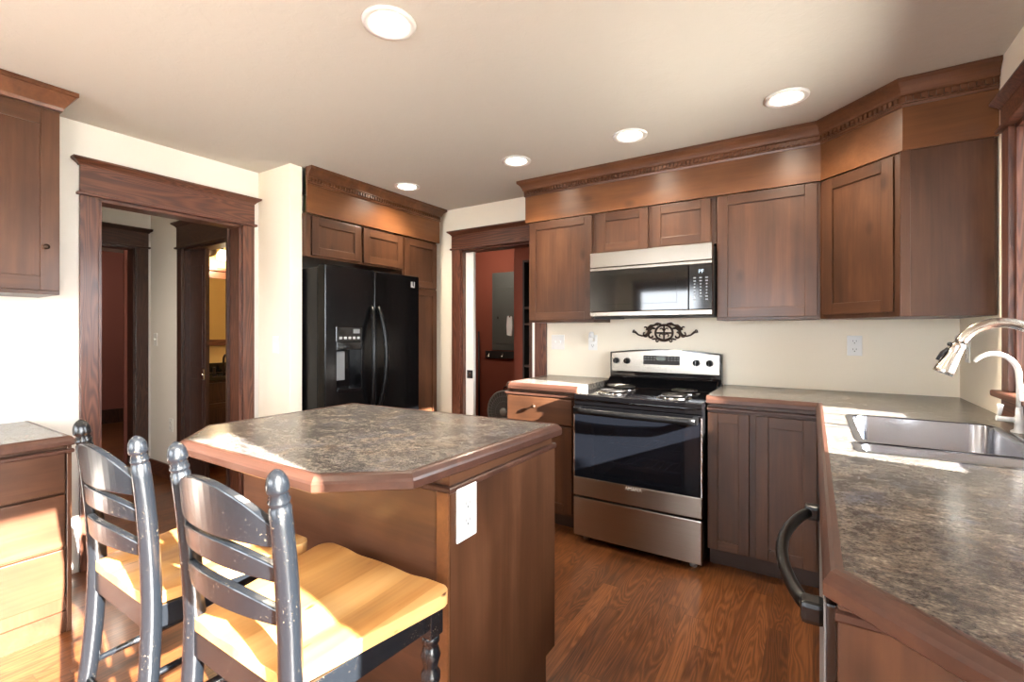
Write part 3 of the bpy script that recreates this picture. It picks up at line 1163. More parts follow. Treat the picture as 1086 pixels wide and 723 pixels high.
part('rear_shelf', ap, 'blackgloss', bk)
part('display_panel', MB().box(-1.010, -0.762, yb - 0.010, yb - 0.004, 1.068, 1.130, 0.001), 'blackmat', bk)
part('clock', MB().box(-0.920, -0.855, yb - 0.0115, yb - 0.009, 1.098, 1.122), 'lcd', bk)
for x0 in (-0.995, -0.835):
    for i in range(4):
        for z in (1.117, 1.100):
            x = x0 + i * 0.021
            part('key', MB().box(x - 0.005, x + 0.005, yb - 0.0115, yb - 0.009, z - 0.003, z + 0.003), 'print', bk)
for x in (-1.208, -1.128, -0.655, -0.572):
    kb = part('knob', MB().lathe([(0.0, 0.030), (0.016, 0.029), (0.019, 0.025), (0.0225, 0.008), (0.0225, 0.0)], (x, yb - 0.006, 1.088), (0, -1, 0), 20), 'black', bk)
    part('pointer', MB().box(x - 0.0035, x + 0.0035, yb - 0.040, yb - 0.034, 1.072, 1.106, 0.001), 'blackgloss', kb)


def burner(x, y, R):
    z = 0.912
    pan = part('drip_pan', MB().lathe([(R + 0.022, 0.000), (R + 0.020, 0.005), (R + 0.008, 0.003), (R * 0.6, 0.0015), (0.0, 0.0012)], (x, y, z + 0.0005), (0, 0, 1), 32), 'chrome', ctop)
    pts = []
    turns = 3.2 if R < 0.085 else 4.2
    n = int(turns * 22)
    for i in range(n + 1):
        t = i / n
        r = 0.018 + (R - 0.018) * t
        a_ = 2 * PI * turns * t
        pts.append((x + r * math.cos(a_), y + r * math.sin(a_), z + 0.016))
    part('coil', MB().tube(pts, 0.0042, 8).cyl((x, y, z + 0.008), (x, y, z + 0.018), 0.018), 'coil', pan)


burner(-1.068, 2.845, 0.082)
burner(-1.068, 3.085, 0.066)
burner(-0.688, 2.845, 0.066 + 0.012)
burner(-0.688, 3.085, 0.082)

# ------------------------------------------------------------------ base cabinets and counters on the stove wall
ZC = 0.947
TH = 0.042
def nosing_prof(z1=ZC, th=TH, d=0.026):
    return [(-d, z1 - th), (-0.004, z1 - th), (0.0, z1 - th + 0.004), (0.0, z1 - 0.020), (-0.003, z1 - 0.013), (-0.010, z1 - 0.003), (-0.016, z1 + 0.0008), (-d, z1 + 0.0008)]
def under_prof(z1, d=0.02):
    return [(-d, z1 - 0.018), (-0.003, z1 - 0.018), (0.0, z1 - 0.014), (0.0, z1 - 0.004), (-0.004, z1), (-d, z1)]

KG = 'base cabinets along the stove wall'
c = thing('base_cabinet', (-1.53, 3.1, 0), 'brown base cabinet with one drawer left of the stove', 'cabinet', KG)
part('body', MB().box(-1.80, -1.264, 2.763, BY, 0.105, 0.903, 0.002), 'alder_z', c)
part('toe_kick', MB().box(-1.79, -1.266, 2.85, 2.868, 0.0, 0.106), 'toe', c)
dw = part('drawer', slab(0.492, 0.165, 0.022), 'alder_x', c, at=(-1.789, 2.742, 0.695))
part('knob', MB().lathe([(0.005, 0.0), (0.005, 0.012), (0.012, 0.016), (0.013, 0.022), (0.009, 0.027), (0, 0.028)], (0.22, 0.0, 0.105), (0, -1, 0), 16), 'iron', dw, local=True)
part('door', shaker(0.492, 0.555), ('alder_z', 'alder_x'), c, at=(-1.789, 2.742, 0.125))
part('top_rail', MB().sweep([(-1.808, 3.1), (-1.808, 2.743), (-1.264, 2.743)], under_prof(0.884, 0.03)), 'nosing', c)

c = thing('base_cabinet', (-0.23, 3.1, 0), 'brown base cabinet with two doors right of the stove', 'cabinet', KG)
part('body', MB().box(-0.492, 0.030, 2.786, BY, 0.105, 0.903, 0.002), 'alder_z', c)
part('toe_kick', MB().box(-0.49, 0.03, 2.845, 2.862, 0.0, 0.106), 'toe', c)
part('door', shaker(0.205, 0.745, st=0.052), ('alder_z', 'alder_x'), c, at=(-0.489, 2.765, 0.110))
part('door', shaker(0.268, 0.745), ('alder_z', 'alder_x'), c, at=(-0.252, 2.765, 0.110))
part('top_rail', MB().sweep([(-0.492, 2.764), (0.028, 2.764)], under_prof(0.884, 0.022)), 'nosing', c)

cl = thing('countertop', (-1.54, 3.07, ZC - TH), 'small mottled grey counter with wood edge left of the stove', 'countertop', 'mottled countertops')
part('slab', MB().box(-1.792, -1.262, 2.757, BY - 0.001, ZC - TH + 0.004, ZC, 0), 'stone', cl)
part('edge', MB().sweep([(-1.815, BY - 0.002), (-1.815, 2.77), (-1.775, 2.732), (-1.262, 2.732)], nosing_prof()), 'nosing', cl)

# L-shaped right counter with two sink cut-outs
def rrect(x0, x1, y0, y1, r, n=6):
    p = []
    for cx, cy, a0 in ((x1 - r, y1 - r, 0), (x0 + r, y1 - r, 90), (x0 + r, y0 + r, 180), (x1 - r, y0 + r, 270)):
        for i in range(n + 1):
            a_ = math.radians(a0 + 90 * i / n)
            p.append((cx + r * math.cos(a_), cy + r * math.sin(a_)))
    return p
PXE = 0.012            # peninsula edge
END = (PXE, 0.835)
CLIP = (0.30, 0.565)
outer = [(-0.494, BY - 0.001), (-0.494, 2.775), (PXE + 0.025, 2.775), (PXE + 0.025, END[1] + 0.012), (CLIP[0] + 0.012, CLIP[1] + 0.025), (RX - 0.001, CLIP[1] + 0.025), (RX - 0.001, BY - 0.001)]
B1 = (0.135, 0.555, 1.865, 2.445)
B2 = (0.125, 0.555, 1.722, 1.838)
cr_ = thing('countertop', (0.33, 2.0, ZC - TH), 'long L-shaped mottled counter holding the sink under the window', 'countertop', 'mottled countertops')
part('slab', MB().prism(outer, ZC - TH + 0.004, ZC, holes=(rrect(*B1, 0.06), rrect(*B2, 0.03))), 'stone', cr_)
part('edge', MB().sweep([(-0.494, 2.75), (PXE, 2.75), END, CLIP, (RX - 0.001, CLIP[1])], nosing_prof()), 'nosing', cr_)

# sink
sk = thing('sink', (0.345, 2.08, 0.70), 'double bowl stainless steel sink set in the counter', 'sink')
def bowl(x0, x1, y0, y1, r, z1, depth):
    m = MB()
    b = bmesh.new()
    loops = []
    for ins, z in ((-0.022, z1), (0.0, z1), (0.003, z1 - 0.004), (0.008, z1 - depth + 0.02), (0.02, z1 - depth + 0.004), (0.035, z1 - depth)):
        rr = max(0.012, r - max(ins, 0))
        loops.append([b.verts.new((p[0], p[1], z)) for p in rrect(x0 + ins, x1 - ins, y0 + ins, y1 - ins, rr)])
    for a_, c_ in zip(loops, loops[1:]):
        n = len(a_)
        for i in range(n):
            f = b.faces.new((a_[i], a_[(i + 1) % n], c_[(i + 1) % n], c_[i]))
            f.smooth = True
    b.faces.new(loops[-1])
    bmesh.ops.recalc_face_normals(b, faces=b.faces)
    for f in b.faces:
        f.normal_flip()
    m._merge(b)
    return m
b1 = part('bowl', bowl(*B1, 0.06, ZC + 0.001, 0.20), 'sink', sk)
b2 = part('bowl', bowl(*B2, 0.03, ZC + 0.001, 0.16), 'sink', sk)
part('drain', MB().lathe([(0.045, 0.0), (0.045, 0.003), (0.03, 0.004), (0, 0.002)], (0.34, 2.15, ZC - 0.199), (0, 0, 1), 24), 'chrome', b1)

# faucets
fa = thing('faucet', (0.598, 2.06, ZC), 'brushed nickel gooseneck faucet with pull-down spray head', 'faucet')
fy = 2.06
part('base', MB().lathe([(0.030, 0), (0.030, 0.006), (0.024, 0.012), (0.021, 0.05), (0.019, 0.10), (0.0165, 0.11)], (0.598, fy, ZC), (0, 0, 1), 24), 'nickel', fa)
pts = [(0.598, fy, ZC + 0.10), (0.598, fy, ZC + 0.20), (0.598, fy, ZC + 0.275)]
R_ = 0.103
for i in range(1, 17):
    a_ = PI * i / 16 * 0.90
    pts.append((0.598 - R_ + R_ * math.cos(a_), fy, ZC + 0.275 + R_ * math.sin(a_)))
sp_ = part('spout', MB().tube(pts, 0.0155, 18), 'nickel', fa)
e = Vector(pts[-1])
d = (Vector(pts[-1]) - Vector(pts[-2])).normalized()
hd_ = part('spray_head', MB().lathe([(0.0165, -0.004), (0.0175, 0.0), (0.0185, 0.004), (0.0175, 0.008), (0.019, 0.03), (0.022, 0.055), (0.027, 0.088), (0.0275, 0.098), (0.025, 0.102), (0.022, 0.100), (0, 0.099)], e, d, 24), 'nickel', fa)
n_ = d.cross(Vector((0, 1, 0))).normalized()
if n_.x > 0:
    n_ = -n_
p0, p1 = e + d * 0.02 + n_ * 0.02, e + d * 0.066 + n_ * 0.03
part('spray_button', MB().tube([p0, e + d * 0.04 + n_ * 0.027, p1], [0.006, 0.009, 0.006], 10, flat=0.7).lathe([(0, -0.008), (0.007, -0.004), (0.007, 0.004), (0, 0.008)], e + d * 0.006 + n_ * 0.021, (0, 1, 0), 12), 'blackmat', hd_)
part('lever', MB().cyl((0.598, fy, ZC + 0.07), (0.598, fy - 0.04, ZC + 0.075), 0.012).tube([(0.598, fy - 0.04, ZC + 0.075), (0.598, fy - 0.07, ZC + 0.10), (0.598, fy - 0.085, ZC + 0.145)], [0.008, 0.006, 0.007], 10), 'nickel', fa)

ff = thing('faucet', (0.603, 2.325, ZC), 'slim white curved drinking water faucet beside the window', 'faucet')
gy = 2.325
part('base', MB().lathe([(0.022, 0), (0.022, 0.005), (0.014, 0.010), (0.012, 0.03), (0.015, 0.034), (0.015, 0.050), (0.011, 0.056), (0.009, 0.085), (0.007, 0.09)], (0.603, gy, ZC), (0, 0, 1), 20), 'white', ff)
pts = [(0.603, gy, ZC + 0.085), (0.603, gy, ZC + 0.16), (0.601, gy, ZC + 0.20)]
for i in range(1, 13):
    a_ = PI * i / 12 * 0.80
    pts.append((0.601 - 0.062 + 0.062 * math.cos(a_), gy, ZC + 0.20 + 0.072 * math.sin(a_)))
part('spout', MB().tube(pts, [0.0085] * 10 + [0.008, 0.0075, 0.007, 0.0065, 0.006], 14), 'white', ff)
lv = MB().cyl((0.603, gy, ZC + 0.042), (0.545, gy, ZC + 0.046), 0.009, 0.010)
lv.tube([(0.552, gy, ZC + 0.05), (0.555, gy, ZC + 0.07), (0.556, gy, ZC + 0.094)], [0.006, 0.0065, 0.009], 12)
part('lever', lv, 'white', ff)

# sink run cabinets and dishwasher
c = thing('base_cabinet', (0.34, 2.1, 0), 'brown sink base cabinet in the run under the window', 'cabinet')
sb = MB()
sb.box(0.05, 0.068, 1.475, 2.78, 0.105, 0.903, 0.002)
sb.box(0.068, RX - 0.001, 1.475, 1.492, 0.105, 0.903)
sb.box(0.068, RX - 0.001, 1.492, 2.78, 0.105, 0.122)
part('body', sb, 'alder_z', c)
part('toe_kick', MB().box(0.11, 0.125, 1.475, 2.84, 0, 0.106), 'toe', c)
for y in (1.50, 1.915, 2.33):
    part('door', shaker(0.40, 0.74), ('alder_z', 'alder_x'), c, rot=-PI / 2, at=(0.031, y + 0.40, 0.115))
c = thing('base_cabinet', (0.34, 0.84, 0), 'brown wooden end panel closing the dishwasher run', 'cabinet panel')
part('panel', MB().box(0.030, RX - 0.001, 0.835, 0.855, 0, 0.903, 0.003), 'alder_z', c)
part('top_rail', MB().sweep([(0.027, 0.831), (RX - 0.002, 0.831)], under_prof(0.892, 0.012)), 'nosing', c)
dwz = thing('dishwasher', (0.33, 1.16, 0), 'black dishwasher with bowed handle under the counter', 'dishwasher')
part('body', MB().box(0.045, 0.60, 0.865, 1.465, 0.02, 0.895, 0.004), 'black', dwz)
dd = part('door', MB().box(0.0165, 0.048, 0.860, 1.468, 0.11, 0.885, 0.004), 'fridge', dwz)
part('door_trim', MB().box(0.0140, 0.0168, 0.860, 1.468, 0.11, 0.885, 0.001), 'grey', dd)
pts = []
for i in range(21):
    t = i / 20
    pts.append((-0.004 - 0.052 * math.sin(PI * t) ** 0.75, 0.925 + t * 0.50, 0.838))
hh = MB().tube(pts, 0.0115, 12, flat=1.1)
hh.box(-0.018, 0.016, 0.905, 0.945, 0.820, 0.856, 0.008)
hh.box(-0.018, 0.016, 1.405, 1.445, 0.820, 0.856, 0.008)
part('handle', hh, 'black', dd)
part('kick_plate', MB().box(0.09, 0.10, 0.862, 1.466, 0.0, 0.105), 'black', dwz)

# ------------------------------------------------------------------ island
isl = thing('kitchen_island', (-1.36, 1.3, 0), 'brown kitchen island base with plain panels', 'kitchen island')
part('body', MB().box(-1.86, -0.848, 1.006, 1.585, 0.10, 0.904, 0.002), 'alder_x', isl)
part('front_panel', MB().box(-1.87, -0.848, 0.988, 1.006, 0.0, 0.862, 0.002), 'alder_x', isl)
ep = [(0.99, 0.0), (1.535, 0.0), (1.535, 0.10), (1.605, 0.10), (1.605, 0.862), (0.99, 0.862)]
part('end_panel', MB().prism(ep, -0.848, -0.830, mtx=mt2, bev=0.002), 'alder_z', isl)
part('corner_stile', MB().box(-0.872, -0.8315, 0.980, 0.9885, 0.0, 0.860, 0.002), 'frieze_y', isl)
part('top_rail', MB().sweep([(-1.872, 0.984), (-0.8265, 0.984), (-0.8265, 1.612)], under_prof(0.872, 0.02)), 'nosing', isl)
part('build_up', MB().box(-1.85, -0.842, 1.0, 1.60, 0.870, 0.9045, 0.0), 'alder_y', isl)
part('door', shaker(0.48, 0.73), ('alder_z', 'alder_x'), isl, rot=PI, at=(-0.86, 1.607, 0.115))
part('door', shaker(0.48, 0.73), ('alder_z', 'alder_x'), isl, rot=PI, at=(-1.36, 1.607, 0.115))
part('toe_kick', MB().box(-1.84, -0.852, 1.515, 1.53, 0, 0.1), 'toe', isl)
IO = [(-1.724, 0.698), (-1.020, 0.698), (-0.832, 0.852), (-0.803, 1.612), (-1.918, 1.548), (-1.918, 0.868)]
ic = thing('countertop', (-1.36, 1.15, ZC - TH), 'mottled brown and grey island counter with clipped corners', 'countertop', 'mottled countertops')
def inset(poly, d):
    out = []
    n = len(poly)
    for i in range(n):
        p0, p1, p2 = Vector(poly[i - 1]), Vector(poly[i]), Vector(poly[(i + 1) % n])
        n0 = Vector((-(p1 - p0).y, (p1 - p0).x)).normalized()
        n1 = Vector((-(p2 - p1).y, (p2 - p1).x)).normalized()
        mt = n0 + n1
        mt = mt / mt.dot(n1)
        q = p1 + mt * d
        out.append((q.x, q.y))
    return out
part('slab', MB().prism(inset(IO, 0.025), ZC - TH + 0.004, ZC), 'stone', ic)
part('edge', MB().sweep(IO, nosing_prof(), closed=True), 'nosing', ic)

# ------------------------------------------------------------------ left wall cabinets
c = thing('upper_cabinet', (-3.15, 0.4, 1.473), 'brown upper cabinet with small knob on the left wall', 'cabinet', UG)
part('body', MB().box(LX + 0.001, -3.012, 0.06, 0.733, 1.470, 2.36, 0.002), 'alder_z', c)
dd = part('door', shaker(0.43, 0.83, st=0.066), ('alder_z', 'alder_x'), c, rot=PI / 2, at=(-2.99, 0.298, 1.488))
part('door', shaker(0.225, 0.83, st=0.06), ('alder_z', 'alder_x'), c, rot=PI / 2, at=(-2.99, 0.066, 1.488))
part('knob', MB().lathe([(0.005, 0.0), (0.005, 0.012), (0.012, 0.016), (0.012, 0.022), (0.0, 0.026)], (0.43 - 0.05, 0.0, 0.20), (0, -1, 0), 14), 'iron', dd, local=True)
part('crown', MB().sweep([(-2.992, 0.05), (-2.992, 0.735), (LX + 0.003, 0.735)],
     [(-0.02, 2.335), (0.004, 2.335), (0.008, 2.35), (0.014, 2.36), (0.042, 2.405), (0.050, 2.408), (0.050, CZ - 0.003), (-0.02, CZ - 0.003)]), 'crown', c)
c = thing('base_cabinet', (-3.0, 0.35, 0), 'brown cabinet with three wide drawers on the left wall', 'cabinet')
part('body', MB().box(LX + 0.001, -2.735, -0.05, 0.690, 0.09, 0.806, 0.002), 'alder_z', c)
for z, h in ((0.608, 0.175), (0.372, 0.225), (0.152, 0.210)):
    part('drawer', slab(0.72, h, 0.022), 'alder_x', c, rot=PI / 2, at=(-2.712, -0.042, z))
part('side_stile', MB().box(-2.735, -2.716, 0.684, 0.700, 0.0, 0.806, 0.002), 'alder_z', c)
part('plinth', MB().box(-2.80, -2.725, -0.04, 0.684, 0.0, 0.09).box(LX + 0.03, -2.80, -0.04, 0.66, 0.0, 0.09), 'alder_x', c)
part('top_rail', MB().sweep([(-2.703, -0.05), (-2.703, 0.706), (LX + 0.003, 0.706)], under_prof(0.792, 0.02)), 'nosing', c)
ck = thing('countertop', (-3.0, 0.35, 0.808), 'grey counter on the drawer cabinet by the left wall', 'countertop', 'mottled countertops')
part('slab', MB().box(LX + 0.001, -2.722, -0.05, 0.685, 0.812, 0.847), 'stone', ck)
part('edge', MB().sweep([(-2.698, -0.05), (-2.698, 0.708), (LX + 0.003, 0.708)], nosing_prof(0.847, 0.04)), 'nosing', ck)

# ------------------------------------------------------------------ chairs
def smooth_path(keys, n=28):
    """keys: (z, x, y) sorted; Catmull-Rom on z"""
    out = []
    K = [Vector((k[1], k[2], k[0])) for k in keys]
    K = [K[0] * 2 - K[1]] + K + [K[-1] * 2 - K[-2]]
    seg = len(K) - 3
    for s in range(seg):
        p0, p1, p2, p3 = K[s:s + 4]
        m = max(2, n // seg)
        for i in range(m):
            t = i / m
            out.append(0.5 * ((2 * p1) + (p2 - p0) * t + (2 * p0 - 5 * p1 + 4 * p2 - p3) * t * t + (3 * p1 - p0 - 3 * p2 + p3) * t ** 3))
    out.append(K[-2])
    return out


ZS = 0.64
def post_xy(z, s):
    """centre of a rear post at height z"""
    t = (z - ZS) / 0.405
    if z >= ZS:
        return s * (0.190 + 0.010 * t), -0.195 - 0.012 * t - 0.025 * t * t
    u = (ZS - z) / ZS
    return s * (0.190 + 0.010 * u), -0.195 - 0.075 * u * u


def make_chair(label):
    t = thing('bar_chair', (0, 0, 0), label, 'chair', 'ladder back bar chairs at the island')
    # saddle seat
    b = bmesh.new()
    nx, ny = 28, 22
    def hw(y):
        k = (y + 0.205) / 0.415
        w_ = 0.186 + (0.262 - 0.186) * k
        dF = 0.21 - y
        r = 0.045
        if dF < r:
            w_ -= r - math.sqrt(max(0, r * r - (r - dF) ** 2))
        dB = y + 0.205
        r = 0.02
        if dB < r:
            w_ -= r - math.sqrt(max(0, r * r - (r - dB) ** 2))
        return w_
    ys = []
    for j in range(ny + 1):
        v = j / ny
        v = 0.5 - 0.5 * math.cos(PI * v)
        ys.append(-0.205 + 0.415 * v)
    top, bot = [], []
    for j, y in enumerate(ys):
        rt, rb = [], []
        for i in range(nx + 1):
            u = -1 + 2 * i / nx
            x = u * hw(y)
            k = (y + 0.205) / 0.415
            dip = -0.011 * math.exp(-((u * u - 0.20) / 0.22) ** 2) * (0.55 + 0.45 * math.sin(PI * min(1, max(0, k)))) - 0.004 * (1 - k)
            rt.append(b.verts.new((x, y, ZS + 0.002 + dip)))
            rb.append(b.verts.new((x, y, ZS - 0.032)))
        top.append(rt)
        bot.append(rb)
    for j in range(ny):
        for i in range(nx):
            f = b.faces.new((top[j][i], top[j][i + 1], top[j + 1][i + 1], top[j + 1][i]))
            f.smooth = True
            b.faces.new((bot[j][i], bot[j + 1][i], bot[j + 1][i + 1], bot[j][i + 1]))
    for i in range(nx):
        b.faces.new((top[0][i + 1], top[0][i], bot[0][i], bot[0][i + 1]))
        b.faces.new((top[ny][i], top[ny][i + 1], bot[ny][i + 1], bot[ny][i]))
    for j in range(ny):
        b.faces.new((top[j][0], top[j + 1][0], bot[j + 1][0], bot[j][0]))
        b.faces.new((top[j + 1][nx], top[j][nx], bot[j][nx], bot[j + 1][nx]))
    bmesh.ops.recalc_face_normals(b, faces=b.faces)
    m = MB()
    m.bm.free()
    m.bm = b
    so = part('seat', m, 'pine', t)
    bv = so.modifiers.new('round', 'BEVEL')
    bv.width = 0.007
    bv.segments = 3
    bv.limit_method = 'ANGLE'
    bv.angle_limit = math.radians(50)
    # rear posts with collar and acorn finial
    for s in (-1, 1):
        zs = [0.0, 0.08, 0.16, 0.26, 0.36, 0.46, 0.56, 0.64, 0.72, 0.80, 0.88, 0.94, 0.972, 0.976, 0.980, 0.986, 0.991, 0.994, 0.999, 1.003, 1.006, 1.012, 1.020, 1.028, 1.036, 1.042, 1.045]
        rs = [0.0155, 0.0175, 0.0195, 0.021, 0.022, 0.0225, 0.0225, 0.0225, 0.0222, 0.0215, 0.0208, 0.0203, 0.020, 0.0175, 0.0185, 0.0205, 0.0165, 0.0185, 0.0150, 0.0195, 0.0205, 0.0205, 0.0198, 0.0178, 0.0138, 0.0078, 0.0015]
        part('rear_post', MB().tube([Vector((*post_xy(z, s), z)) for z in zs], rs, 18), 'chair', t)
        # turned front legs
        L = [(0.0, 0.013), (0.03, 0.016), (0.10, 0.0185), (0.16, 0.020), (0.175, 0.016), (0.19, 0.023), (0.21, 0.023), (0.225, 0.016), (0.30, 0.0185), (0.38, 0.022), (0.41, 0.019), (0.425, 0.0245), (0.44, 0.0245), (0.452, 0.017), (0.462, 0.0195), (0.485, 0.0255), (0.505, 0.0195), (0.512, 0.017), (0.520, 0.0225), (0.532, 0.0225), (0.538, 0.019)]
        lg = MB().lathe([(r, z) for z, r in L], (s * 0.218, 0.165, 0.0), (0, 0, 1), 18)
        lg.box(s * 0.218 - 0.022, s * 0.218 + 0.022, 0.143, 0.187, 0.536, 0.606, 0.003)
        part('front_leg', lg, 'chair', t)
    # slats, bowed backwards
    def slat(z0, zc0, z1, zc1, bow):
        bb = bmesh.new()
        n = 18
        F, Bk = [], []
        for i in range(n + 1):
            u = -1 + 2 * i / n
            zt = z1 + (zc1 - z1) * (1 - abs(u) ** 2.2)
            zb = z0 + (zc0 - z0) * (1 - u * u)
            zm = (zt + zb) / 2
            px_, py_ = post_xy(zm, 1)
            x = u * (px_ - 0.006)
            yc = py_ - bow * (1 - u * u)
            rows = []
            for dy in (-0.009, 0.009):
                for z in (zb, zt):
                    lean = -(z - zm) * 0.10
                    rows.append(bb.verts.new((x, yc + dy + lean, z)))
            F.append(rows)
        for a_, c_ in zip(F, F[1:]):
            for p, q in ((0, 1), (1, 3), (3, 2), (2, 0)):
                f = bb.faces.new((a_[p], a_[q], c_[q], c_[p]))
        bb.faces.new((F[0][0], F[0][1], F[0][3], F[0][2]))
        bb.faces.new((F[-1][0], F[-1][1], F[-1][3], F[-1][2]))
        bmesh.ops.recalc_face_normals(bb, faces=bb.faces)
        mm = MB()
        mm.bm.free()
        mm.bm = bb
        o_ = part('slat', mm, 'chair', t)
        v_ = o_.modifiers.new('round', 'BEVEL')
        v_.width = 0.003
        v_.segments = 2
        v_.limit_method = 'ANGLE'
        v_.angle_limit = math.radians(40)
    slat(0.892, 0.898, 0.928, 1.006, 0.042)
    slat(0.822, 0.838, 0.852, 0.890, 0.042)
    slat(0.736, 0.750, 0.766, 0.806, 0.042)
    # aprons
    def bar(p0, p1, h, w_, z):
        p0, p1 = Vector(p0), Vector(p1)
        dd_ = p1 - p0
        mt = Matrix.Translation((p0.x, p0.y, z)) @ Matrix.Rotation(math.atan2(dd_.y, dd_.x), 4, 'Z')
        return MB().box(0, dd_.length, -w_ / 2, w_ / 2, 0, h, 0.002, mtx=mt)
    part('apron', bar((-0.178, -0.196), (0.178, -0.196), 0.062, 0.018, ZS - 0.090), 'chair', t)
    part('apron', bar((-0.20, 0.165), (0.20, 0.165), 0.055, 0.018, ZS - 0.088), 'chair', t)
    for s in (-1, 1):
        part('apron', bar((s * 0.192, -0.18), (s * 0.216, 0.145), 0.055, 0.018, ZS - 0.088), 'chair', t)
        for z in (0.20, 0.34):
            x0, y0 = post_xy(z, s)
            part('stretcher', MB().tube([(x0, y0 + 0.012, z), (s * 0.206, 0.0, z), (s * 0.217, 0.152, z)], [0.008, 0.012, 0.008], 12), 'chair', t)
    part('stretcher', MB().tube([(-0.205, 0.165, 0.20), (0, 0.165, 0.20), (0.205, 0.165, 0.20)], [0.009, 0.013, 0.009], 12), 'chair', t)
    x0, y0 = post_xy(0.30, 1)
    part('stretcher', MB().tube([(-x0 + 0.012, y0, 0.30), (0, y0, 0.30), (x0 - 0.012, y0, 0.30)], [0.008, 0.012, 0.008], 12), 'chair', t)
    return t


chair = make_chair('black ladder back bar chair with honey pine seat nearest the camera')
chair.location = (-1.030, 0.727, 0)
c2 = chair.copy()
COL.objects.link(c2)
for ch in list(chair.children):
    k = ch.copy()
    COL.objects.link(k)
    k.parent = c2
c2['label'] = 'black ladder back bar chair beside the left wall drawer cabinet'
c2.location = (-1.577, 0.705, 0)
c2.scale = (0.965, 1, 1)


# ------------------------------------------------------------------ outlets, switches
def plate(kind, at, rot, label, cat='outlet', group='electrical outlets', w_=0.072, h_=0.117, plug=False, mat='white'):
    """own frame: plate centred on x,z, front faces -y"""
    t = thing('wall_outlet' if cat == 'outlet' else 'light_switch', at, label, cat, group)
    def p(name, mb, m_, parent=None):
        return part(name, mb, m_, parent or t, local=True)
    pl_ = p('plate', MB().box(-w_ / 2, w_ / 2, -0.006, 0, -h_ / 2, h_ / 2, 0.003), mat)
    if kind == 'duplex':
        for z in (0.024, -0.024):
            q = p('socket', MB().lathe([(0.017, 0), (0.017, 0.003), (0, 0.003)], (0, -0.0055, z), (0, -1, 0), 20, smooth=False), mat)
            sl = MB().box(-0.009, -0.0065, -0.0094, -0.0083, z - 0.001, z + 0.008).box(0.0065, 0.009, -0.0094, -0.0083, z - 0.001, z + 0.008).cyl((0, -0.0094, z - 0.008), (0, -0.0083, z - 0.008), 0.003, seg=10)
            p('slots', sl, 'cable', q)
    if kind == 'toggle2':
        for x in (-0.023, 0.023):
            p('toggle', MB().box(x - 0.005, x + 0.005, -0.018, -0.004, -0.006, 0.012, 0.002), mat)
    if kind == 'toggle':
        p('toggle', MB().box(-0.005, 0.005, -0.018, -0.004, -0.006, 0.012, 0.002), mat)
    if plug:
        n_ = p('night_light', MB().box(-0.018, 0.018, -0.040, -0.008, 0.008, 0.05, 0.006), mat)
        p('shade', MB().lathe([(0.020, 0), (0.020, 0.03), (0.012, 0.042), (0, 0.044)], (0, -0.032, 0.040), (0, 0, 1), 16), mat, n_)
    t.rotation_euler = (0, 0, rot)
    return t


plate('toggle2', (-1.728, BY, 1.213), 0, 'white double light switch left of the stove backsplash', 'switch', 'light switches', w_=0.115)
plate('duplex', (-1.428, BY, 1.213), 0, 'white outlet with plugged-in night light left of stove', plug=True)
plate('duplex', (0.204, BY, 1.215), 0, 'white outlet on backsplash under the angled corner cabinet')
plate('duplex', (RX, 3.23, 1.20), -PI / 2, 'white outlet with plug-in on the wall beside the window', plug=True)
plate('toggle', (-3.128, 1.872, 1.207), 0, 'white light switch between hall opening and refrigerator', 'switch', 'light switches')
plate('duplex', (-0.830, 1.057, 0.787), PI / 2, 'white outlet on the end panel of the island', w_=0.088, h_=0.150)
plate('toggle', (-5.05, 1.88, 1.225), 0, 'white light switch on the hall wall left of bathroom door', 'switch', 'light switches')
plate('duplex', (-4.74, 1.88, 0.48), 0, 'white outlet low on the hall wall beside bathroom door')
plate('duplex', (-8.40, 2.80, 0.48), PI / 2, 'white outlet low on the maroon wall of far room')

# ------------------------------------------------------------------ scroll ornament above the stove
sc = thing('wall_ornament', (-0.888, BY - 0.012, 1.292), 'dark bronze scrollwork ornament on wall above the stove', 'ornament')
om = MB()
def ot(pts, r, flat=1.0):
    om.tube([(-0.888 + p[0], BY - 0.010, 1.288 + p[1]) for p in pts], r, 8, flat=flat)
def arc(cx, cy, r0, r1, a0, a1, n=14, ky=1.0):
    return [(cx + (r0 + (r1 - r0) * i / n) * math.cos(math.radians(a0 + (a1 - a0) * i / n)), cy + ky * (r0 + (r1 - r0) * i / n) * math.sin(math.radians(a0 + (a1 - a0) * i / n))) for i in range(n + 1)]
om.tube([(-0.888 + p[0], BY - 0.010, 1.288 + p[1]) for p in arc(0, 0.0, 0.060, 0.060, 0, 351, 39, 0.92)], 0.0075, 8, closed=True)
ot([(0, -0.055), (0, 0.052)], 0.006)
ot([(-0.055, 0.0), (0.055, 0.0)], 0.006)
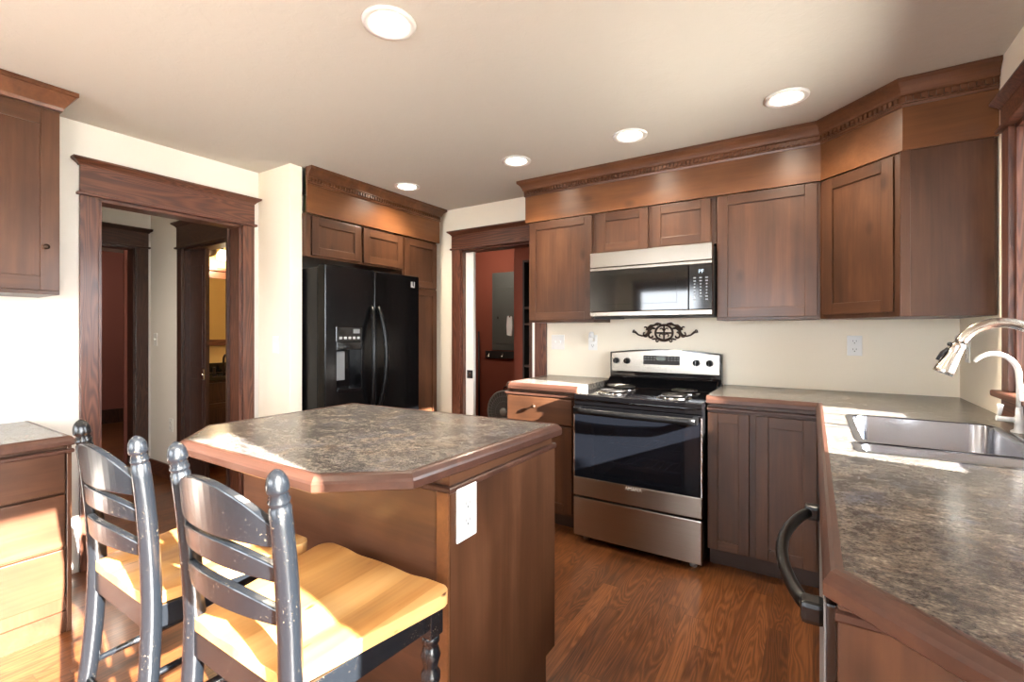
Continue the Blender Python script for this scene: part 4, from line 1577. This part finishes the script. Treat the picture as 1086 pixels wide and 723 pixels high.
for s in (-1, 1):
    def mir(pts):
        return [(s * p[0], p[1]) for p in pts]
    ot(mir(arc(0.022, 0.022, 0.016, 0.006, 200, 20)), 0.004)
    ot(mir(arc(0.022, -0.020, 0.016, 0.006, 160, -60)), 0.004)
    ot(mir([(0.0, -0.050), (0.02, -0.046), (0.042, -0.036)]), 0.006)
    ot(mir([(0.02, 0.062), (0.045, 0.066), (0.07, 0.054), (0.092, 0.050), (0.112, 0.034), (0.118, 0.018)]), [0.006, 0.009, 0.007, 0.011, 0.009, 0.004])
    ot(mir([(0.060, 0.03), (0.085, 0.036), (0.105, 0.020), (0.112, 0.0), (0.128, -0.016), (0.155, -0.022), (0.182, -0.014), (0.205, 0.006), (0.228, 0.006)]), [0.006, 0.011, 0.012, 0.009, 0.007, 0.006, 0.006, 0.008, 0.004])
    ot(mir(arc(0.215, 0.014, 0.009, 0.003, -60, 220)), 0.004)
    ot(mir(arc(0.088, -0.020, 0.026, 0.007, 90, -190)), [0.0065] * 12 + [0.005] * 3)
    ot(mir(arc(0.128, -0.014, 0.022, 0.006, 60, -230)), 0.005)
    ot(mir(arc(0.134, 0.034, 0.015, 0.005, 240, 30)), 0.005)
    ot(mir(arc(0.048, 0.060, 0.012, 0.004, 0, 270)), 0.0045)
    ot(mir(arc(0.046, -0.056, 0.012, 0.004, 90, -220)), 0.0045)
    ot(mir([(0.055, -0.040), (0.07, -0.044), (0.085, -0.046)]), [0.006, 0.006, 0.004])
part('scrollwork', om, 'iron', sc)

# ------------------------------------------------------------------ recessed lights
LT = [(-1.312, 1.218, 'recessed ceiling light nearest the camera above the island'),
      (-0.109, 2.640, 'recessed ceiling light in front of the angled corner cabinet'),
      (-0.892, 2.663, 'recessed ceiling light straight in front of the microwave cabinet'),
      (-1.660, 2.655, 'recessed ceiling light near left end of stove crown moulding'),
      (-2.670, 2.664, 'recessed ceiling light in front of the refrigerator crown moulding')]
EXTRA = [(-0.6, -0.6), (-2.3, -0.4), (-1.2, -2.1), (-2.6, -2.1), (-4.3, 0.7)]  # unseen lamps added as fill for the room and hall
for i, (x, y, lb) in enumerate(LT + [(a, b, None) for a, b in EXTRA]):
    t = thing('recessed_light', (x, y, CZ), lb or 'added recessed fill light behind the camera', 'ceiling light', 'recessed ceiling lights')
    if lb is None:
        t['label'] = 'added recessed fill light of the dining side or hall, out of view'
    part('trim_ring', MB().lathe([(0.098, 0.001), (0.097, -0.005), (0.086, -0.009), (0.070, -0.005), (0.067, 0.0)], (x, y, CZ - 0.001), (0, 0, 1), 36), 'white', t)
    part('lens', MB().lathe([(0.066, 0.0), (0.066, -0.002), (0.052, -0.005), (0, -0.006)], (x, y, CZ - 0.0015), (0, 0, 1), 32), 'lamp', t)
    ld = bpy.data.lights.new('recessed_lamp', 'SPOT')
    ld.energy = CAN
    ld.color = (1.0, 0.86, 0.68)
    ld.spot_size = math.radians(150)
    ld.spot_blend = 0.8
    ld.shadow_soft_size = 0.07
    lo = bpy.data.objects.new('recessed_lamp', ld)
    COL.objects.link(lo)
    lo.parent = t
    lo.location = (0, 0, -0.02)

# ------------------------------------------------------------------ mud room beyond the pocket door
ep_ = thing('electrical_panel', (-3.32, 5.0, 0.99), 'flush grey electrical panel on terracotta wall beyond pocket doorway', 'electrical panel')
part('frame', MB().box(-3.485, -3.0, 4.985, 5.0, 1.06, 2.05, 0.004), 'panel_grey', ep_)
dd = part('door', MB().box(-3.43, -3.06, 4.978, 4.986, 1.14, 1.86, 0.004), 'panel_grey', ep_)
part('latch', MB().box(-3.40, -3.38, 4.972, 4.979, 1.46, 1.49, 0.002), 'blackmat', dd)
hk = thing('hook_rail', (-3.3, 4.99, 0.96), 'dark wooden coat rail with metal hooks under the electrical panel', 'coat hooks')
part('rail', MB().box(-3.59, -2.95, 4.978, 5.0, 0.955, 1.05, 0.004), 'blackmat', hk)
for x in (-3.51, -3.30, -3.09):
    part('hook', MB().tube([(x, 4.978, 1.02), (x, 4.955, 1.02), (x, 4.945, 1.0), (x, 4.94, 0.975), (x, 4.925, 0.972), (x, 4.915, 0.99)], 0.006, 8), 'nickel', hk)
fn = thing('floor_fan', (-2.93, 4.55, 0), 'grey round floor fan beyond the pocket doorway', 'fan')
fcx, fcz, fyy = -2.955, 0.385, 4.55
cg = MB()
for y in (fyy - 0.07, fyy + 0.07):
    cg.tube([(fcx + 0.235 * math.cos(2 * PI * i / 40), y, fcz + 0.235 * math.sin(2 * PI * i / 40)) for i in range(40)], 0.009, 8, closed=True)
for rr in (0.12, 0.18):
    cg.tube([(fcx + rr * math.cos(2 * PI * i / 32), fyy - 0.085, fcz + rr * math.sin(2 * PI * i / 32)) for i in range(32)], 0.0025, 6, closed=True)
for i in range(36):
    a_ = 2 * PI * i / 36
    cg.tube([(fcx + 0.05 * math.cos(a_), fyy - 0.095, fcz + 0.05 * math.sin(a_)), (fcx + 0.17 * math.cos(a_), fyy - 0.09, fcz + 0.17 * math.sin(a_)), (fcx + 0.235 * math.cos(a_), fyy - 0.07, fcz + 0.235 * math.sin(a_))], 0.0022, 5)
part('cage', cg, 'lgrey', fn)
part('ring', MB().lathe([(0.236, -0.07), (0.246, -0.07), (0.246, 0.07), (0.236, 0.07)], (fcx, fyy, fcz), (0, 1, 0), 40), 'grey', fn)
part('hub', MB().lathe([(0.0, -0.112), (0.042, -0.110), (0.05, -0.10), (0.05, -0.085), (0, -0.085)], (fcx, fyy, fcz), (0, 1, 0), 24), 'lgrey', fn)
part('motor', MB().lathe([(0.06, 0.02), (0.07, 0.05), (0.06, 0.14), (0, 0.15)], (fcx, fyy, fcz), (0, 1, 0), 24), 'grey', fn)
for i in range(4):
    a_ = 2 * PI * i / 4 + 0.4
    u_, v_ = Vector((math.cos(a_), 0, math.sin(a_))), Vector((-math.sin(a_), 0, math.cos(a_)))
    bl = bmesh.new()
    g_ = []
    for j in range(6):
        r = 0.05 + 0.16 * j / 5
        wd = 0.035 + 0.05 * math.sin(PI * j / 5 * 0.8 + 0.3)
        row = []
        for k_ in (-1, 0, 1):
            row.append(bl.verts.new(Vector((fcx, fyy - 0.02, fcz)) + u_ * r + v_ * wd * k_ + Vector((0, 0.022 * k_, 0))))
        g_.append(row)
    for a1, b1_ in zip(g_, g_[1:]):
        for k_ in (0, 1):
            bl.faces.new((a1[k_], a1[k_ + 1], b1_[k_ + 1], b1_[k_]))
    ex = bmesh.ops.extrude_face_region(bl, geom=bl.faces[:])
    for g2 in ex['geom']:
        if isinstance(g2, bmesh.types.BMVert):
            g2.co.y += 0.003
    bmesh.ops.recalc_face_normals(bl, faces=bl.faces)
    mm = MB()
    mm.bm.free()
    mm.bm = bl
    part('blade', mm, 'grey', fn)
part('stand', MB().tube([(fcx - 0.25, fyy, fcz), (fcx - 0.26, fyy, 0.2), (fcx - 0.2, fyy, 0.02), (fcx + 0.2, fyy, 0.02), (fcx + 0.26, fyy, 0.2), (fcx + 0.25, fyy, fcz)], 0.012, 10)
     .tube([(fcx - 0.2, fyy - 0.16, 0.013), (fcx - 0.2, fyy + 0.16, 0.013)], 0.013, 10).tube([(fcx + 0.2, fyy - 0.16, 0.013), (fcx + 0.2, fyy + 0.16, 0.013)], 0.013, 10), 'black', fn)
part('carry_handle', MB().tube([(fcx - 0.06, fyy, fcz + 0.238), (fcx - 0.05, fyy, fcz + 0.275), (fcx + 0.05, fyy, fcz + 0.275), (fcx + 0.06, fyy, fcz + 0.238)], 0.009, 10), 'black', fn)
br = thing('broom', (-3.62, 4.85, 0), 'dark broom leaning on terracotta wall beyond pocket doorway', 'broom')
part('stick', MB().tube([(-3.60, 4.86, 0.16), (-3.68, 4.96, 1.30)], 0.012, 10), 'blackmat', br)
part('bristles', MB().prism([(-0.14, 0), (0.14, 0), (0.05, 0.17), (-0.05, 0.17)], -0.02, 0.02, mtx=Matrix.Translation((-3.60, 4.86, 0.0)) @ mtx), 'blackmat', br)
wr = thing('towel', (-2.72, 4.14, 1.25), 'small white cloth hanging beside the electrical panel', 'towel')
cw = MB()
cw.prism([(-0.035, 0), (0.02, -0.01), (0.03, 0.10), (0.022, 0.20), (-0.03, 0.205), (-0.04, 0.10)], -0.012, 0.012, mtx=Matrix.Translation((-2.695, 4.185, 1.26)) @ mtx, bev=0.008)
part('cloth', cw, 'whitepaint', wr)
part('peg', MB().cyl((-2.69, 4.20, 1.45), (-2.69, 4.17, 1.455), 0.008), 'nickel', wr)
bs = thing('bookcase', (-2.1, 4.1, 0), 'dark open shelf unit seen through the pocket doorway', 'shelf')
part('frame', MB().box(-2.415, -2.395, 3.98, 4.195, 0, 2.0).box(-1.82, -1.80, 3.98, 4.195, 0, 2.0).box(-2.415, -1.80, 4.18, 4.195, 0, 2.0), 'blackmat', bs)
for z in (0.1, 0.5, 0.95, 1.36, 1.52, 1.98):
    part('shelf', MB().box(-2.395, -1.82, 3.98, 4.18, z, z + 0.02), 'toe', bs)

# ------------------------------------------------------------------ bathroom glimpse
va = thing('vanity', (-5.0, 2.6, 0), 'dark wooden bathroom vanity with black top', 'vanity')
part('body', MB().box(-5.28, -4.80, 2.05, 3.2, 0.1, 0.83, 0.003), 'oakd_z', va)
part('top', MB().box(-5.29, -4.77, 2.02, 3.25, 0.832, 0.87, 0.004), 'darkstone', va)
bsx = thing('backsplash', (-5.285, 2.63, 0.871), 'low black stone backsplash behind the bathroom vanity faucet', 'backsplash')
part('slab', MB().box(-5.299, -5.27, 2.02, 3.25, 0.872, 0.97, 0.003), 'darkstone', bsx)
part('plinth', MB().box(-5.25, -4.86, 2.07, 3.18, 0, 0.1), 'toe', va)
for y in (2.08, 2.47, 2.86):
    part('drawer', slab(0.36, 0.17), 'oakd_z', va, rot=PI / 2, at=(-4.779, y, 0.64))
    part('door', shaker(0.36, 0.49), ('oakd_z', 'oakd_x'), va, rot=PI / 2, at=(-4.779, y, 0.125))
bf = thing('faucet', (-5.15, 2.50, 0.87), 'dark gooseneck faucet on the bathroom vanity', 'faucet')
pts = [(-5.12, 2.50, 0.87), (-5.12, 2.50, 1.0)] + [(-5.12 + 0.05 - 0.05 * math.cos(PI * i / 8), 2.50, 1.0 + 0.06 * math.sin(PI * i / 8)) for i in range(1, 9)]
part('spout', MB().tube(pts, 0.011, 10), 'iron', bf)
for y in (2.41, 2.59):
    part('handle', MB().lathe([(0.02, 0), (0.014, 0.01), (0.012, 0.05), (0.018, 0.06), (0, 0.07)], (-5.12, y, 0.87), (0, 0, 1), 12), 'iron', bf)
mr = thing('mirror', (-5.29, 2.65, 1.15), 'large mirror in dark wooden frame above the vanity', 'mirror')
part('glass', MB().box(-5.298, -5.285, 2.16, 3.14, 1.21, 1.86), 'mirror', mr)
mf = MB()
mf.box(-5.299, -5.27, 2.10, 3.20, 1.15, 1.215, 0.004)
mf.box(-5.299, -5.27, 2.10, 2.165, 1.215, 1.86, 0.004)
mf.box(-5.299, -5.27, 3.135, 3.20, 1.215, 1.86, 0.004)
mf.box(-5.299, -5.27, 2.08, 3.22, 1.855, 1.93, 0.004)
mf.box(-5.299, -5.24, 2.05, 3.25, 1.93, 1.965, 0.008)
part('frame', mf, 'oak_y', mr)
sn = thing('wall_sconce', (-5.29, 2.50, 2.14), 'bronze wall sconce with glowing glass shade over the mirror', 'wall lamp')
part('backplate', MB().lathe([(0.075, 0), (0.075, 0.01), (0.05, 0.025), (0, 0.03)], (-5.30, 2.44, 2.15), (1, 0, 0), 24), 'iron', sn)
part('arm', MB().tube([(-5.28, 2.44, 2.15), (-5.20, 2.46, 2.17), (-5.16, 2.50, 2.17), (-5.15, 2.51, 2.145)], 0.012, 10), 'iron', sn)
part('shade', MB().lathe([(0.03, 0.0), (0.05, -0.03), (0.062, -0.07), (0.055, -0.10), (0, -0.115)], (-5.15, 2.51, 2.14), (0, 0, 1), 20), 'bulb', sn)
ld = bpy.data.lights.new('sconce_lamp', 'POINT')
ld.energy = 15
ld.color = (1.0, 0.78, 0.48)
ld.shadow_soft_size = 0.07
lo = bpy.data.objects.new('sconce_lamp', ld)
COL.objects.link(lo)
lo.parent = sn
lo.location = Vector((-5.05, 2.51, 2.0)) - Vector((-5.29, 2.50, 2.14))

# unseen ceiling lamps, added to brighten the rooms beyond
for (x, y, e_, lb) in ((-3.3, 4.2, 9, 'added unseen ceiling lamp that lights the mud room'), (-6.9, 2.2, 11, 'added unseen ceiling lamp that lights the far room')):
    t = thing('added_ceiling_lamp', (x, y, CZ), lb, 'ceiling light')
    part('base', MB().lathe([(0.12, 0), (0.12, -0.02), (0, -0.02)], (x, y, CZ - 0.001), (0, 0, 1), 28), 'nickel', t)
    part('shade', MB().lathe([(0.11, -0.021), (0.13, -0.05), (0.09, -0.09), (0, -0.105)], (x, y, CZ - 0.001), (0, 0, 1), 28), 'lamp', t)
    ld = bpy.data.lights.new('added_bulb', 'POINT')
    ld.energy = e_
    ld.color = (1.0, 0.88, 0.74)
    ld.shadow_soft_size = 0.1
    lo = bpy.data.objects.new('added_bulb', ld)
    COL.objects.link(lo)
    lo.parent = t
    lo.location = (0, 0, -0.2)
